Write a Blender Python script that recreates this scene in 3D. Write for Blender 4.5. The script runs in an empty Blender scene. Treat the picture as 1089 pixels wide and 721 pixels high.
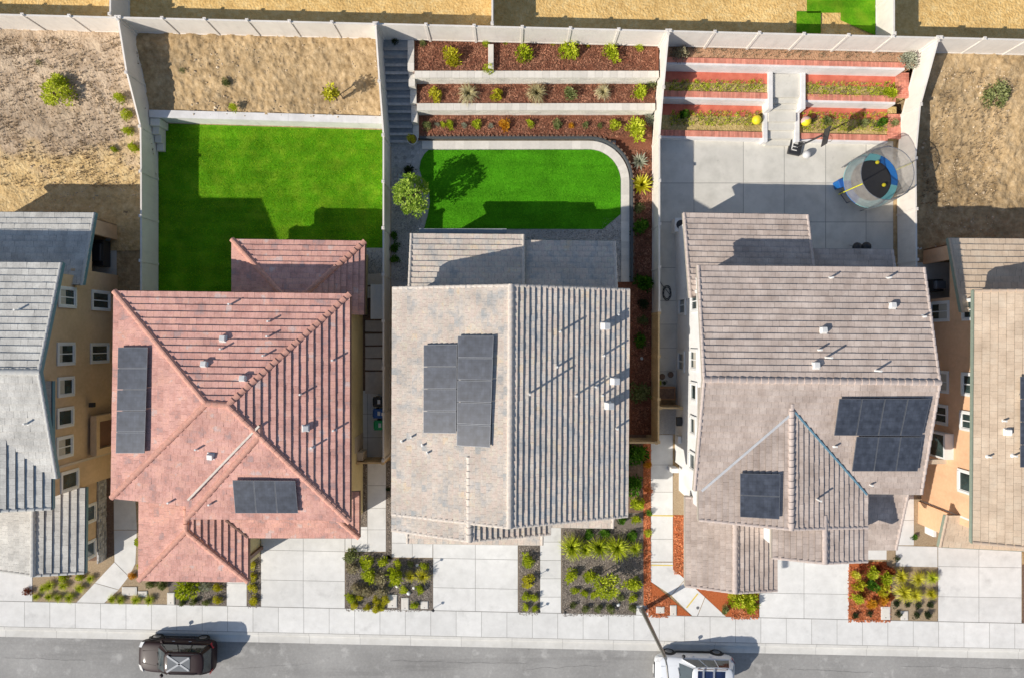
import bpy, bmesh, math, random
from mathutils import Vector, noise
random.seed(7)
scene = bpy.context.scene
COL = scene.collection
CAM_H = 40.0            # drone height in metres
F = 720.0               # focal length in photo pixels
CX, CY = 544.5, 360.5

def P(px, py, z=0.0):
    """survey point: photo measurement taken at height z, to world metres"""
    k = (CAM_H - z) / F
    return Vector(((px - CX) * k, (CY - py) * k, z))

# ---------------------------------------------------------------- materials
def new_mat(name):
    m = bpy.data.materials.new(name); m.use_nodes = True
    nt = m.node_tree
    return m, nt, nt.nodes, nt.links, nt.nodes['Principled BSDF']

def ramp(N, cols):
    r = N.new('ShaderNodeValToRGB')
    e = r.color_ramp.elements
    while len(e) > 1: e.remove(e[-1])
    e[0].position = cols[0][0]; e[0].color = (*cols[0][1], 1)
    for p, c in cols[1:]:
        x = e.new(p); x.color = (*c, 1)
    return r

def coords(N, L, scale=(1, 1, 1)):
    tc = N.new('ShaderNodeNewGeometry')
    mp = N.new('ShaderNodeMapping'); mp.inputs['Scale'].default_value = scale
    L.new(tc.outputs['Position'], mp.inputs['Vector'])
    return mp.outputs['Vector']

def noise_mat(name, cols, scale=3.0, detail=8, rough=0.9, bump=0.0, bscale=None, big=None, stretch=(1, 1, 1),
              metallic=0.0, spec=0.3, rgh_noise=0.6, attr=None, attr_amt=0.15, stain=None):
    """several octaves of noise through a colour ramp, plus large blotches and optional bump"""
    m, nt, N, L, b = new_mat(name)
    v = coords(N, L, stretch)
    n = N.new('ShaderNodeTexNoise'); n.inputs['Scale'].default_value = scale
    n.inputs['Detail'].default_value = detail; n.inputs['Roughness'].default_value = rgh_noise
    L.new(v, n.inputs['Vector'])
    r = ramp(N, cols); L.new(n.outputs['Fac'], r.inputs['Fac'])
    out = r.outputs['Color']
    if big:
        bs, amt = big
        n2 = N.new('ShaderNodeTexNoise'); n2.inputs['Scale'].default_value = bs; n2.inputs['Detail'].default_value = 4
        L.new(v, n2.inputs['Vector'])
        mr = N.new('ShaderNodeMapRange'); mr.inputs['From Min'].default_value = .3; mr.inputs['From Max'].default_value = .7
        mr.inputs['To Min'].default_value = 1 - amt; mr.inputs['To Max'].default_value = 1 + amt
        L.new(n2.outputs['Fac'], mr.inputs['Value'])
        mx = N.new('ShaderNodeVectorMath'); mx.operation = 'SCALE'
        L.new(out, mx.inputs[0]); L.new(mr.outputs[0], mx.inputs['Scale']); out = mx.outputs[0]
    if attr:
        a = N.new('ShaderNodeAttribute'); a.attribute_name = attr
        mr = N.new('ShaderNodeMapRange'); mr.inputs['To Min'].default_value = 1 - attr_amt; mr.inputs['To Max'].default_value = 1 + attr_amt
        L.new(a.outputs['Fac'], mr.inputs['Value'])
        mx = N.new('ShaderNodeVectorMath'); mx.operation = 'SCALE'
        L.new(out, mx.inputs[0]); L.new(mr.outputs[0], mx.inputs['Scale']); out = mx.outputs[0]
    if stain:
        for (ss, amt, lo, hi, st) in stain:
            mp = N.new('ShaderNodeMapping'); mp.inputs['Scale'].default_value = st; L.new(v, mp.inputs['Vector'])
            sn = N.new('ShaderNodeTexNoise'); sn.inputs['Scale'].default_value = ss; sn.inputs['Detail'].default_value = 9; sn.inputs['Roughness'].default_value = .65
            L.new(mp.outputs[0], sn.inputs['Vector'])
            mr = N.new('ShaderNodeMapRange'); mr.inputs['From Min'].default_value = lo; mr.inputs['From Max'].default_value = hi
            mr.inputs['To Min'].default_value = 1; mr.inputs['To Max'].default_value = amt; L.new(sn.outputs['Fac'], mr.inputs['Value'])
            mx = N.new('ShaderNodeVectorMath'); mx.operation = 'SCALE'
            L.new(out, mx.inputs[0]); L.new(mr.outputs[0], mx.inputs['Scale']); out = mx.outputs[0]
    L.new(out, b.inputs['Base Color'])
    b.inputs['Roughness'].default_value = rough; b.inputs['Metallic'].default_value = metallic
    b.inputs['Specular IOR Level'].default_value = spec
    if bump:
        n3 = N.new('ShaderNodeTexNoise'); n3.inputs['Scale'].default_value = bscale or scale * 2; n3.inputs['Detail'].default_value = 6
        L.new(v, n3.inputs['Vector'])
        bp = N.new('ShaderNodeBump'); bp.inputs['Strength'].default_value = 1; bp.inputs['Distance'].default_value = bump
        L.new(n3.outputs['Fac'], bp.inputs['Height']); L.new(bp.outputs[0], b.inputs['Normal'])
    return m

def tile_mat(name, cols, patch=None, fine=0.12):
    """clay / concrete roof tile: colour per tile from the face attribute, weathering on top"""
    m, nt, N, L, b = new_mat(name)
    a = N.new('ShaderNodeAttribute'); a.attribute_name = 'tint'
    v = coords(N, L)
    pn = N.new('ShaderNodeTexNoise'); pn.inputs['Scale'].default_value = 1.25; pn.inputs['Detail'].default_value = 4; pn.inputs['Roughness'].default_value = .65
    L.new(v, pn.inputs['Vector'])
    ma = N.new('ShaderNodeMath'); ma.operation = 'MULTIPLY_ADD'; ma.inputs[1].default_value = 2.3
    L.new(pn.outputs['Fac'], ma.inputs[0])
    m2 = N.new('ShaderNodeMath'); m2.operation = 'ADD'; m2.inputs[1].default_value = -0.9
    at = N.new('ShaderNodeMath'); at.operation = 'MULTIPLY'; at.inputs[1].default_value = .5; L.new(a.outputs['Fac'], at.inputs[0]); L.new(at.outputs[0], ma.inputs[2]); L.new(ma.outputs[0], m2.inputs[0])
    r = ramp(N, cols); L.new(m2.outputs[0], r.inputs['Fac'])
    n = N.new('ShaderNodeTexNoise'); n.inputs['Scale'].default_value = 14; n.inputs['Detail'].default_value = 6
    L.new(v, n.inputs['Vector'])
    mr = N.new('ShaderNodeMapRange'); mr.inputs['From Min'].default_value = .3; mr.inputs['From Max'].default_value = .7
    mr.inputs['To Min'].default_value = 1 - fine; mr.inputs['To Max'].default_value = 1 + fine
    L.new(n.outputs['Fac'], mr.inputs['Value'])
    n4 = N.new('ShaderNodeTexNoise'); n4.inputs['Scale'].default_value = .9; n4.inputs['Detail'].default_value = 5
    L.new(v, n4.inputs['Vector'])
    mr4 = N.new('ShaderNodeMapRange'); mr4.inputs['From Min'].default_value = .3; mr4.inputs['From Max'].default_value = .7
    mr4.inputs['To Min'].default_value = .86; mr4.inputs['To Max'].default_value = 1.1
    L.new(n4.outputs['Fac'], mr4.inputs['Value'])
    mm = N.new('ShaderNodeMath'); mm.operation = 'MULTIPLY'
    L.new(mr.outputs[0], mm.inputs[0]); L.new(mr4.outputs[0], mm.inputs[1])
    mx = N.new('ShaderNodeVectorMath'); mx.operation = 'SCALE'
    L.new(r.outputs['Color'], mx.inputs[0]); L.new(mm.outputs[0], mx.inputs['Scale'])
    L.new(mx.outputs[0], b.inputs['Base Color'])
    b.inputs['Roughness'].default_value = 0.85; b.inputs['Specular IOR Level'].default_value = 0.25
    return m

def leaf_mat(name, cols, trans=0.25):
    m, nt, N, L, b = new_mat(name)
    a = N.new('ShaderNodeAttribute'); a.attribute_name = 'tint'
    oi = N.new('ShaderNodeObjectInfo')
    ma = N.new('ShaderNodeMath'); ma.operation = 'MULTIPLY_ADD'; ma.inputs[1].default_value = .3
    L.new(oi.outputs['Random'], ma.inputs[0]); L.new(a.outputs['Fac'], ma.inputs[2])
    ad = N.new('ShaderNodeMath'); ad.operation = 'SUBTRACT'; ad.inputs[1].default_value = .15
    L.new(ma.outputs[0], ad.inputs[0])
    r = ramp(N, cols); L.new(ad.outputs[0], r.inputs['Fac'])
    L.new(r.outputs['Color'], b.inputs['Base Color'])
    b.inputs['Roughness'].default_value = .6; b.inputs['Specular IOR Level'].default_value = .2
    tr = N.new('ShaderNodeBsdfTranslucent'); L.new(r.outputs['Color'], tr.inputs['Color'])
    mx = N.new('ShaderNodeMixShader'); mx.inputs[0].default_value = trans
    L.new(b.outputs[0], mx.inputs[1]); L.new(tr.outputs[0], mx.inputs[2])
    L.new(mx.outputs[0], N['Material Output'].inputs['Surface'])
    return m

def plain(name, col, rough=.5, metallic=0, spec=.5, var=.08, vs=6, bump=0):
    c = Vector(col)
    return noise_mat(name, [(.3, tuple(c * (1 - var))), (.7, tuple(c * (1 + var)))], scale=vs, rough=rough, metallic=metallic, spec=spec, bump=bump)

def glass_mat(name, col=(.02, .03, .035), rough=.08):
    m, nt, N, L, b = new_mat(name)
    v = coords(N, L)
    n = N.new('ShaderNodeTexNoise'); n.inputs['Scale'].default_value = 1.2; L.new(v, n.inputs['Vector'])
    c = Vector(col); r = ramp(N, [(.35, tuple(c * .6)), (.65, tuple(c * 1.6))]); L.new(n.outputs['Fac'], r.inputs['Fac'])  # mottled base colour imitates uneven reflections in the panes
    L.new(r.outputs['Color'], b.inputs['Base Color'])
    b.inputs['Roughness'].default_value = rough; b.inputs['Specular IOR Level'].default_value = .9
    b.inputs['Coat Weight'].default_value = .5
    return m

def grass_mat(name, dark, mid, light, stripes=True, yellow=None):
    m, nt, N, L, b = new_mat(name)
    v = coords(N, L)
    n = N.new('ShaderNodeTexNoise'); n.inputs['Scale'].default_value = 9; n.inputs['Detail'].default_value = 10; n.inputs['Roughness'].default_value = .75
    L.new(v, n.inputs['Vector'])
    r = ramp(N, [(.25, dark), (.5, mid), (.75, light)]); L.new(n.outputs['Fac'], r.inputs['Fac'])
    n2 = N.new('ShaderNodeTexNoise'); n2.inputs['Scale'].default_value = .7; n2.inputs['Detail'].default_value = 5
    L.new(v, n2.inputs['Vector'])
    mr = N.new('ShaderNodeMapRange'); mr.inputs['From Min'].default_value = .3; mr.inputs['From Max'].default_value = .7
    mr.inputs['To Min'].default_value = .75; mr.inputs['To Max'].default_value = 1.2
    L.new(n2.outputs['Fac'], mr.inputs['Value'])
    fac = mr.outputs[0]
    if stripes:
        mp = N.new('ShaderNodeMapping'); mp.inputs['Scale'].default_value = (.15, 1.9, 1)
        L.new(v, mp.inputs['Vector'])
        w = N.new('ShaderNodeTexNoise'); w.inputs['Scale'].default_value = 1.2; w.inputs['Detail'].default_value = 3
        L.new(mp.outputs[0], w.inputs['Vector'])
        m2 = N.new('ShaderNodeMapRange'); m2.inputs['From Min'].default_value = .35; m2.inputs['From Max'].default_value = .65
        m2.inputs['To Min'].default_value = .89; m2.inputs['To Max'].default_value = 1.11
        L.new(w.outputs['Fac'], m2.inputs['Value'])
        mu = N.new('ShaderNodeMath'); mu.operation = 'MULTIPLY'; L.new(fac, mu.inputs[0]); L.new(m2.outputs[0], mu.inputs[1]); fac = mu.outputs[0]
    mx = N.new('ShaderNodeVectorMath'); mx.operation = 'SCALE'
    col = r.outputs['Color']
    if yellow:
        n5 = N.new('ShaderNodeTexNoise'); n5.inputs['Scale'].default_value = 1.3; n5.inputs['Detail'].default_value = 9
        L.new(v, n5.inputs['Vector'])
        rr = ramp(N, [(.45, (0, 0, 0)), (.85, (1, 1, 1))]); L.new(n5.outputs['Fac'], rr.inputs['Fac'])
        mi = N.new('ShaderNodeMix'); mi.data_type = 'RGBA'
        L.new(rr.outputs['Color'], mi.inputs[0]); L.new(col, mi.inputs[6]); mi.inputs[7].default_value = (*yellow, 1)
        col = mi.outputs[2]
    L.new(col, mx.inputs[0]); L.new(fac, mx.inputs['Scale'])
    L.new(mx.outputs[0], b.inputs['Base Color'])
    b.inputs['Roughness'].default_value = .9; b.inputs['Specular IOR Level'].default_value = .1
    bp = N.new('ShaderNodeBump'); bp.inputs['Distance'].default_value = .04
    L.new(n.outputs['Fac'], bp.inputs['Height']); L.new(bp.outputs[0], b.inputs['Normal'])
    return m

def solar_mat():
    m, nt, N, L, b = new_mat('solar_cells')
    uv = N.new('ShaderNodeUVMap'); uv.uv_map = 'uv'
    br = N.new('ShaderNodeTexBrick'); br.offset = 0; br.inputs['Scale'].default_value = 1
    br.inputs['Brick Width'].default_value = 1; br.inputs['Row Height'].default_value = 1; br.inputs['Mortar Size'].default_value = .035
    br.inputs['Color1'].default_value = (.045, .052, .07, 1); br.inputs['Color2'].default_value = (.058, .067, .088, 1); br.inputs['Mortar'].default_value = (.04, .045, .055, 1)
    L.new(uv.outputs[0], br.inputs['Vector'])
    v = coords(N, L)
    n = N.new('ShaderNodeTexNoise'); n.inputs['Scale'].default_value = 3; n.inputs['Detail'].default_value = 8; L.new(v, n.inputs['Vector'])
    mr = N.new('ShaderNodeMapRange'); mr.inputs['From Min'].default_value = .3; mr.inputs['From Max'].default_value = .7; mr.inputs['To Min'].default_value = .7; mr.inputs['To Max'].default_value = 1.35
    L.new(n.outputs['Fac'], mr.inputs['Value'])
    mx = N.new('ShaderNodeVectorMath'); mx.operation = 'SCALE'
    L.new(br.outputs['Color'], mx.inputs[0]); L.new(mr.outputs[0], mx.inputs['Scale']); L.new(mx.outputs[0], b.inputs['Base Color'])
    b.inputs['Roughness'].default_value = .35; b.inputs['Specular IOR Level'].default_value = .6
    return m

M = {}
M['roof_grey'] = tile_mat('roof_tile_grey', [(0, (.46, .445, .41)), (.5, (.57, .55, .505)), (1, (.66, .64, .585))])
M['roof_pink'] = tile_mat('roof_tile_red', [(0, (.47, .31, .285)), (.3, (.62, .325, .265)), (.55, (.71, .40, .335)), (.8, (.74, .405, .315)), (1, (.66, .48, .435))])
M['roof_mix'] = tile_mat('roof_tile_mixed', [(0, (.44, .44, .42)), (.25, (.56, .51, .46)), (.45, (.66, .58, .49)), (.65, (.66, .54, .46)), (.85, (.69, .62, .51)), (1, (.73, .58, .43))])
M['roof_taupe'] = tile_mat('roof_tile_taupe', [(0, (.44, .35, .295)), (.4, (.52, .425, .365)), (.7, (.57, .47, .405)), (1, (.63, .53, .46))], fine=.08)
M['roof_tan'] = tile_mat('roof_tile_tan', [(0, (.56, .43, .31)), (.5, (.64, .50, .365)), (1, (.69, .56, .42))], fine=.07)
M['tile_gap_shade'] = plain('tile_gap_shade', (.07, .062, .058), .95)  # dark tone for the joints, and for shade painted on the butt edges
M['ridge_grey'] = plain('ridge_grey', (.52, .51, .48), .85); M['ridge_pink'] = plain('ridge_pink', (.62, .32, .24), .85, var=.2)
M['ridge_mix'] = plain('ridge_mix', (.62, .55, .48), .85, var=.15); M['ridge_taupe'] = plain('ridge_taupe', (.54, .45, .40), .85, var=.15)
M['ridge_tan'] = plain('ridge_tan', (.52, .40, .30), .85)
M['wall_tan'] = noise_mat('stucco_tan', [(.3, (.60, .43, .26)), (.7, (.67, .49, .31))], scale=5, bump=.01, bscale=60, big=(.6, .1), stain=[(1.4, .86, .52, .75, (1, 1, .35))])
M['wall_yellow'] = noise_mat('stucco_yellow', [(.3, (.66, .54, .28)), (.7, (.72, .60, .34))], scale=5, bump=.01, bscale=60, big=(.6, .1), stain=[(1.4, .86, .52, .75, (1, 1, .35))])
M['wall_white'] = noise_mat('stucco_white', [(.3, (.76, .755, .74)), (.7, (.82, .815, .80))], scale=5, bump=.01, bscale=60, big=(.6, .06), stain=[(1.4, .86, .52, .75, (1, 1, .35))])
M['wall_orange'] = noise_mat('stucco_orange', [(.3, (.76, .46, .27)), (.7, (.82, .52, .32))], scale=5, bump=.01, bscale=60, big=(.6, .08), stain=[(1.4, .86, .52, .75, (1, 1, .35))])
M['wall_beige'] = noise_mat('stucco_beige', [(.3, (.50, .42, .32)), (.7, (.57, .48, .38))], scale=5, bump=.01, bscale=60, big=(.6, .08), stain=[(1.4, .86, .52, .75, (1, 1, .35))])
M['trim_white'] = plain('trim_white', (.75, .75, .73), .6, var=.04)
M['trim_brown'] = plain('trim_brown', (.20, .11, .08), .6)
M['trim_green'] = plain('gutter_green', (.25, .30, .24), .5)
M['trim_dark'] = plain('gutter_dark', (.07, .08, .085), .5)
M['trim_blue'] = plain('gutter_blue', (.14, .26, .30), .4)
M['soffit'] = plain('soffit', (.45, .40, .34), .8)
M['flash'] = plain('flashing', (.62, .62, .62), .45, metallic=.3)
M['flash_shade'] = plain('flashing_shaded', (.16, .30, .38), .5)  # same metal flashing, with its bluish shade put into the colour
M['blind'] = plain('window_blind', (.50, .47, .40), .8)
M['pane'] = glass_mat('window_pane', (.03, .05, .05))
M['fence'] = noise_mat('vinyl_fence', [(.3, (.72, .665, .60)), (.7, (.79, .74, .675))], scale=1.5, rough=.7, big=(.25, .06), stain=[(2.2, .88, .5, .75, (1.6, 1.6, .4))])
M['fence_wood'] = noise_mat('wood_fence', [(.3, (.62, .42, .20)), (.7, (.78, .58, .33))], scale=4, rough=.8, stretch=(4, 4, .6), big=(.6, .12))
M['concrete'] = noise_mat('concrete', [(.25, (.67, .66, .63)), (.6, (.76, .75, .72)), (.85, (.81, .80, .77))], scale=2.2, detail=10, rough=.9, big=(.5, .06), attr='tint', attr_amt=.05, stain=[(.9, .84, .56, .72, (1, 1, 1)), (5, .8, .68, .78, (1, 1, 1))])
M['joint'] = plain('slab_joint', (.30, .285, .26), .95)
M['crack'] = plain('street_crack', (.20, .195, .185), .95)
M['curb'] = noise_mat('curb_concrete', [(.25, (.62, .60, .55)), (.75, (.72, .70, .655))], scale=3, rough=.9, big=(.4, .08), attr='tint', attr_amt=.04)
M['patio'] = noise_mat('patio_concrete', [(.25, (.56, .54, .48)), (.75, (.72, .69, .62))], scale=1.4, detail=10, rough=.9, big=(.35, .1), attr='tint', attr_amt=.05, stain=[(.7, .8, .54, .7, (1, 1, 1)), (2.5, .82, .62, .72, (1, 1, 1))])
M['asphalt'] = noise_mat('asphalt', [(.3, (.28, .272, .258)), (.5, (.325, .316, .30)), (.75, (.42, .41, .385))], scale=6, detail=14, rough=.95, bump=.006, bscale=60, big=(.3, .16), rgh_noise=.85, stain=[(1.0, 1.38, .56, .68, (1, 1, 1)), (.5, .76, .52, .68, (.10, 1.6, 1)), (7, 1.6, .67, .72, (1, 1, 1)), (1.6, .7, .66, .74, (1, 1, 1))])
M['lawn'] = grass_mat('lawn', (.05, .19, .004), (.095, .28, .006), (.155, .38, .012), yellow=(.23, .38, .02))
M['turf'] = grass_mat('turf', (.04, .20, .004), (.075, .30, .008), (.11, .38, .012), stripes=True)
M['dirt'] = noise_mat('dirt', [(.27, (.22, .135, .065)), (.42, (.38, .26, .13)), (.55, (.50, .36, .20)), (.75, (.68, .53, .33))], scale=2.4, detail=14, rough=.95, bump=.10, bscale=4, big=(.3, .2), rgh_noise=.8, stain=[(.55, .78, .5, .62, (1, 1, 1))])
M['dirt_gold'] = noise_mat('golden_dirt', [(.3, (.50, .29, .09)), (.5, (.76, .50, .19)), (.7, (.88, .68, .34))], scale=3.0, detail=14, rough=.95, bump=.07, bscale=8, big=(.4, .12), rgh_noise=.8)
M['dirt_scrub'] = noise_mat('scrub_dirt', [(.32, (.20, .12, .06)), (.43, (.38, .27, .17)), (.53, (.54, .42, .30)), (.70, (.70, .54, .33))], scale=1.1, detail=15, rough=.95, bump=.09, bscale=7, big=(.2, .25), rgh_noise=.92)
def sand_blend(m, y0, y1):
    nt = m.node_tree; N = nt.nodes; L = nt.links; b = N['Principled BSDF']
    src = b.inputs['Base Color'].links[0].from_socket
    g = N.new('ShaderNodeNewGeometry'); sp = N.new('ShaderNodeSeparateXYZ'); L.new(g.outputs['Position'], sp.inputs[0])
    n = N.new('ShaderNodeTexNoise'); n.inputs['Scale'].default_value = .8; n.inputs['Detail'].default_value = 7; L.new(g.outputs['Position'], n.inputs['Vector'])
    ma = N.new('ShaderNodeMath'); ma.operation = 'MULTIPLY_ADD'; ma.inputs[1].default_value = 4.5; L.new(n.outputs['Fac'], ma.inputs[0]); L.new(sp.outputs['Y'], ma.inputs[2])
    mr = N.new('ShaderNodeMapRange'); mr.inputs['From Min'].default_value = y0 + 2.2; mr.inputs['From Max'].default_value = y1 + 2.2; L.new(ma.outputs[0], mr.inputs['Value'])
    n2 = N.new('ShaderNodeTexNoise'); n2.inputs['Scale'].default_value = 2.5; n2.inputs['Detail'].default_value = 12; n2.inputs['Roughness'].default_value = .75; L.new(g.outputs['Position'], n2.inputs['Vector'])
    rr = ramp(N, [(.3, (.42, .28, .12)), (.5, (.62, .44, .21)), (.7, (.76, .60, .34))]); L.new(n2.outputs['Fac'], rr.inputs['Fac'])
    mx = N.new('ShaderNodeMix'); mx.data_type = 'RGBA'; L.new(mr.outputs[0], mx.inputs[0]); L.new(rr.outputs['Color'], mx.inputs[6]); L.new(src, mx.inputs[7])
    L.new(mx.outputs[2], b.inputs['Base Color'])
sand_blend(M['dirt_scrub'], 10.0, 11.6)
M['mulch_red'] = noise_mat('red_mulch', [(.3, (.10, .035, .02)), (.5, (.24, .09, .05)), (.7, (.38, .18, .11))], scale=11, detail=10, rough=.95, bump=.05, bscale=22, big=(.5, .15), rgh_noise=.9)
M['mulch_orange'] = noise_mat('orange_mulch', [(.3, (.26, .06, .015)), (.5, (.50, .13, .04)), (.72, (.60, .24, .10))], scale=11, detail=10, rough=.95, bump=.05, bscale=22, rgh_noise=.9)
M['gravel_dark'] = noise_mat('dark_gravel', [(.3, (.10, .08, .065)), (.5, (.21, .175, .145)), (.7, (.40, .35, .29))], scale=11, detail=10, rough=.95, bump=.05, bscale=25, rgh_noise=.95)
M['gravel_grey'] = noise_mat('grey_gravel', [(.3, (.30, .30, .285)), (.5, (.48, .47, .45)), (.7, (.72, .70, .67))], scale=8, detail=10, rough=.95, bump=.05, bscale=18, rgh_noise=.95)
M['gravel_tan'] = noise_mat('tan_gravel', [(.3, (.20, .14, .09)), (.5, (.40, .30, .19)), (.7, (.58, .48, .34))], scale=9, detail=10, rough=.95, bump=.05, bscale=20, rgh_noise=.95)
M['dry_grass'] = noise_mat('dry_weeds', [(.28, (.20, .15, .04)), (.45, (.46, .33, .12)), (.6, (.66, .50, .24)), (.75, (.76, .66, .38))], scale=6, detail=12, rough=.95, bump=.08, bscale=12, big=(1.2, .2), rgh_noise=.9)
M['dry_bark'] = noise_mat('brown_weeds', [(.3, (.30, .14, .07)), (.5, (.50, .29, .17)), (.7, (.66, .48, .30))], scale=9, detail=12, rough=.95, bump=.06, bscale=14, big=(1.0, .2), rgh_noise=.9)
M['block'] = noise_mat('retaining_block', [(.3, (.62, .595, .53)), (.5, (.74, .715, .64)), (.7, (.82, .79, .72))], scale=9, rough=.95, bump=.03, bscale=14, big=(1, .1), rgh_noise=.8, attr='tint', attr_amt=.1)
M['block_cap'] = noise_mat('retaining_cap', [(.3, (.68, .635, .56)), (.7, (.76, .715, .64))], scale=6, rough=.9, attr='tint', attr_amt=.09)
M['brick'] = noise_mat('brick_cap', [(.3, (.58, .20, .14)), (.7, (.70, .31, .22))], scale=5, rough=.9, attr='tint', attr_amt=.2)
M['red_strip'] = noise_mat('red_paint', [(.3, (.56, .13, .08)), (.7, (.64, .19, .12))], scale=2, rough=.85, big=(1, .12))
M['stucco_lt'] = noise_mat('wall_pale', [(.3, (.68, .665, .65)), (.7, (.78, .765, .75))], scale=3, rough=.9, big=(1, .08))
M['stone'] = noise_mat('flagstone', [(.3, (.34, .335, .33)), (.7, (.48, .47, .455))], scale=5, rough=.9, bump=.02, attr='tint', attr_amt=.3)
M['step'] = noise_mat('step_block', [(.3, (.24, .26, .28)), (.7, (.34, .36, .37))], scale=6, rough=.9, attr='tint', attr_amt=.15)
M['paver'] = noise_mat('stepping_stone', [(.3, (.60, .54, .48)), (.7, (.70, .64, .57))], scale=4, rough=.9, attr='tint', attr_amt=.1)
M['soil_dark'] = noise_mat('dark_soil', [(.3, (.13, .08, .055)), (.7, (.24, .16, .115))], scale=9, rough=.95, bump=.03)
M['leaf_lime'] = leaf_mat('leaf_lime', [(0, (.14, .20, .008)), (.5, (.50, .58, .02)), (1, (.80, .82, .12))])
M['leaf_yellow'] = leaf_mat('leaf_yellow', [(0, (.28, .25, .01)), (.5, (.64, .60, .03)), (1, (.84, .82, .15))])
M['leaf_green'] = leaf_mat('leaf_green', [(0, (.02, .08, .006)), (.5, (.09, .24, .015)), (1, (.28, .48, .06))])
M['leaf_olive'] = leaf_mat('leaf_olive', [(0, (.06, .08, .02)), (.5, (.22, .26, .08)), (1, (.46, .48, .22))])
M['leaf_pink'] = leaf_mat('leaf_mauve', [(0, (.20, .16, .10)), (.5, (.46, .40, .26)), (1, (.66, .64, .38))])
M['leaf_red'] = leaf_mat('leaf_red', [(0, (.10, .02, .01)), (.5, (.30, .07, .03)), (1, (.45, .22, .05))])
M['leaf_straw'] = leaf_mat('leaf_straw', [(0, (.30, .25, .10)), (.5, (.60, .53, .28)), (1, (.80, .76, .52))])
M['leaf_orange'] = leaf_mat('leaf_orange', [(0, (.38, .13, .01)), (.5, (.68, .33, .02)), (1, (.80, .52, .05))])
M['leaf_silver'] = leaf_mat('leaf_silver', [(0, (.18, .19, .13)), (.5, (.36, .38, .28)), (1, (.60, .62, .48))])
M['leaf_dark'] = leaf_mat('leaf_dark', [(0, (.01, .02, .006)), (.5, (.035, .06, .02)), (1, (.10, .13, .05))])
M['blade'] = leaf_mat('grass_blade', [(0, (.10, .30, .0)), (.5, (.30, .60, .006)), (1, (.62, .82, .05))], trans=.4)
M['turf_blade'] = leaf_mat('turf_blade', [(0, (.06, .32, .004)), (.5, (.17, .58, .01)), (1, (.32, .76, .04))], trans=.4)
M['flash_pink'] = plain('flashing_pink', (.80, .72, .68), .6)
M['bark'] = plain('tree_bark', (.16, .11, .075), .9, var=.3)
M['solar'] = solar_mat()
M['alu'] = plain('aluminium_frame', (.19, .20, .22), .4, metallic=.4)
M['vent'] = plain('vent_metal', (.78, .76, .72), .55, var=.1)
M['steel'] = plain('lamp_steel', (.30, .29, .27), .45, metallic=.6)
M['rubber'] = plain('rubber', (.02, .02, .02), .8)
M['black'] = plain('black_plastic', (.03, .03, .032), .5)
M['wood'] = plain('planter_wood', (.36, .19, .09), .8, var=.2)
M['red_wood'] = plain('red_wood', (.30, .08, .04), .8)

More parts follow.
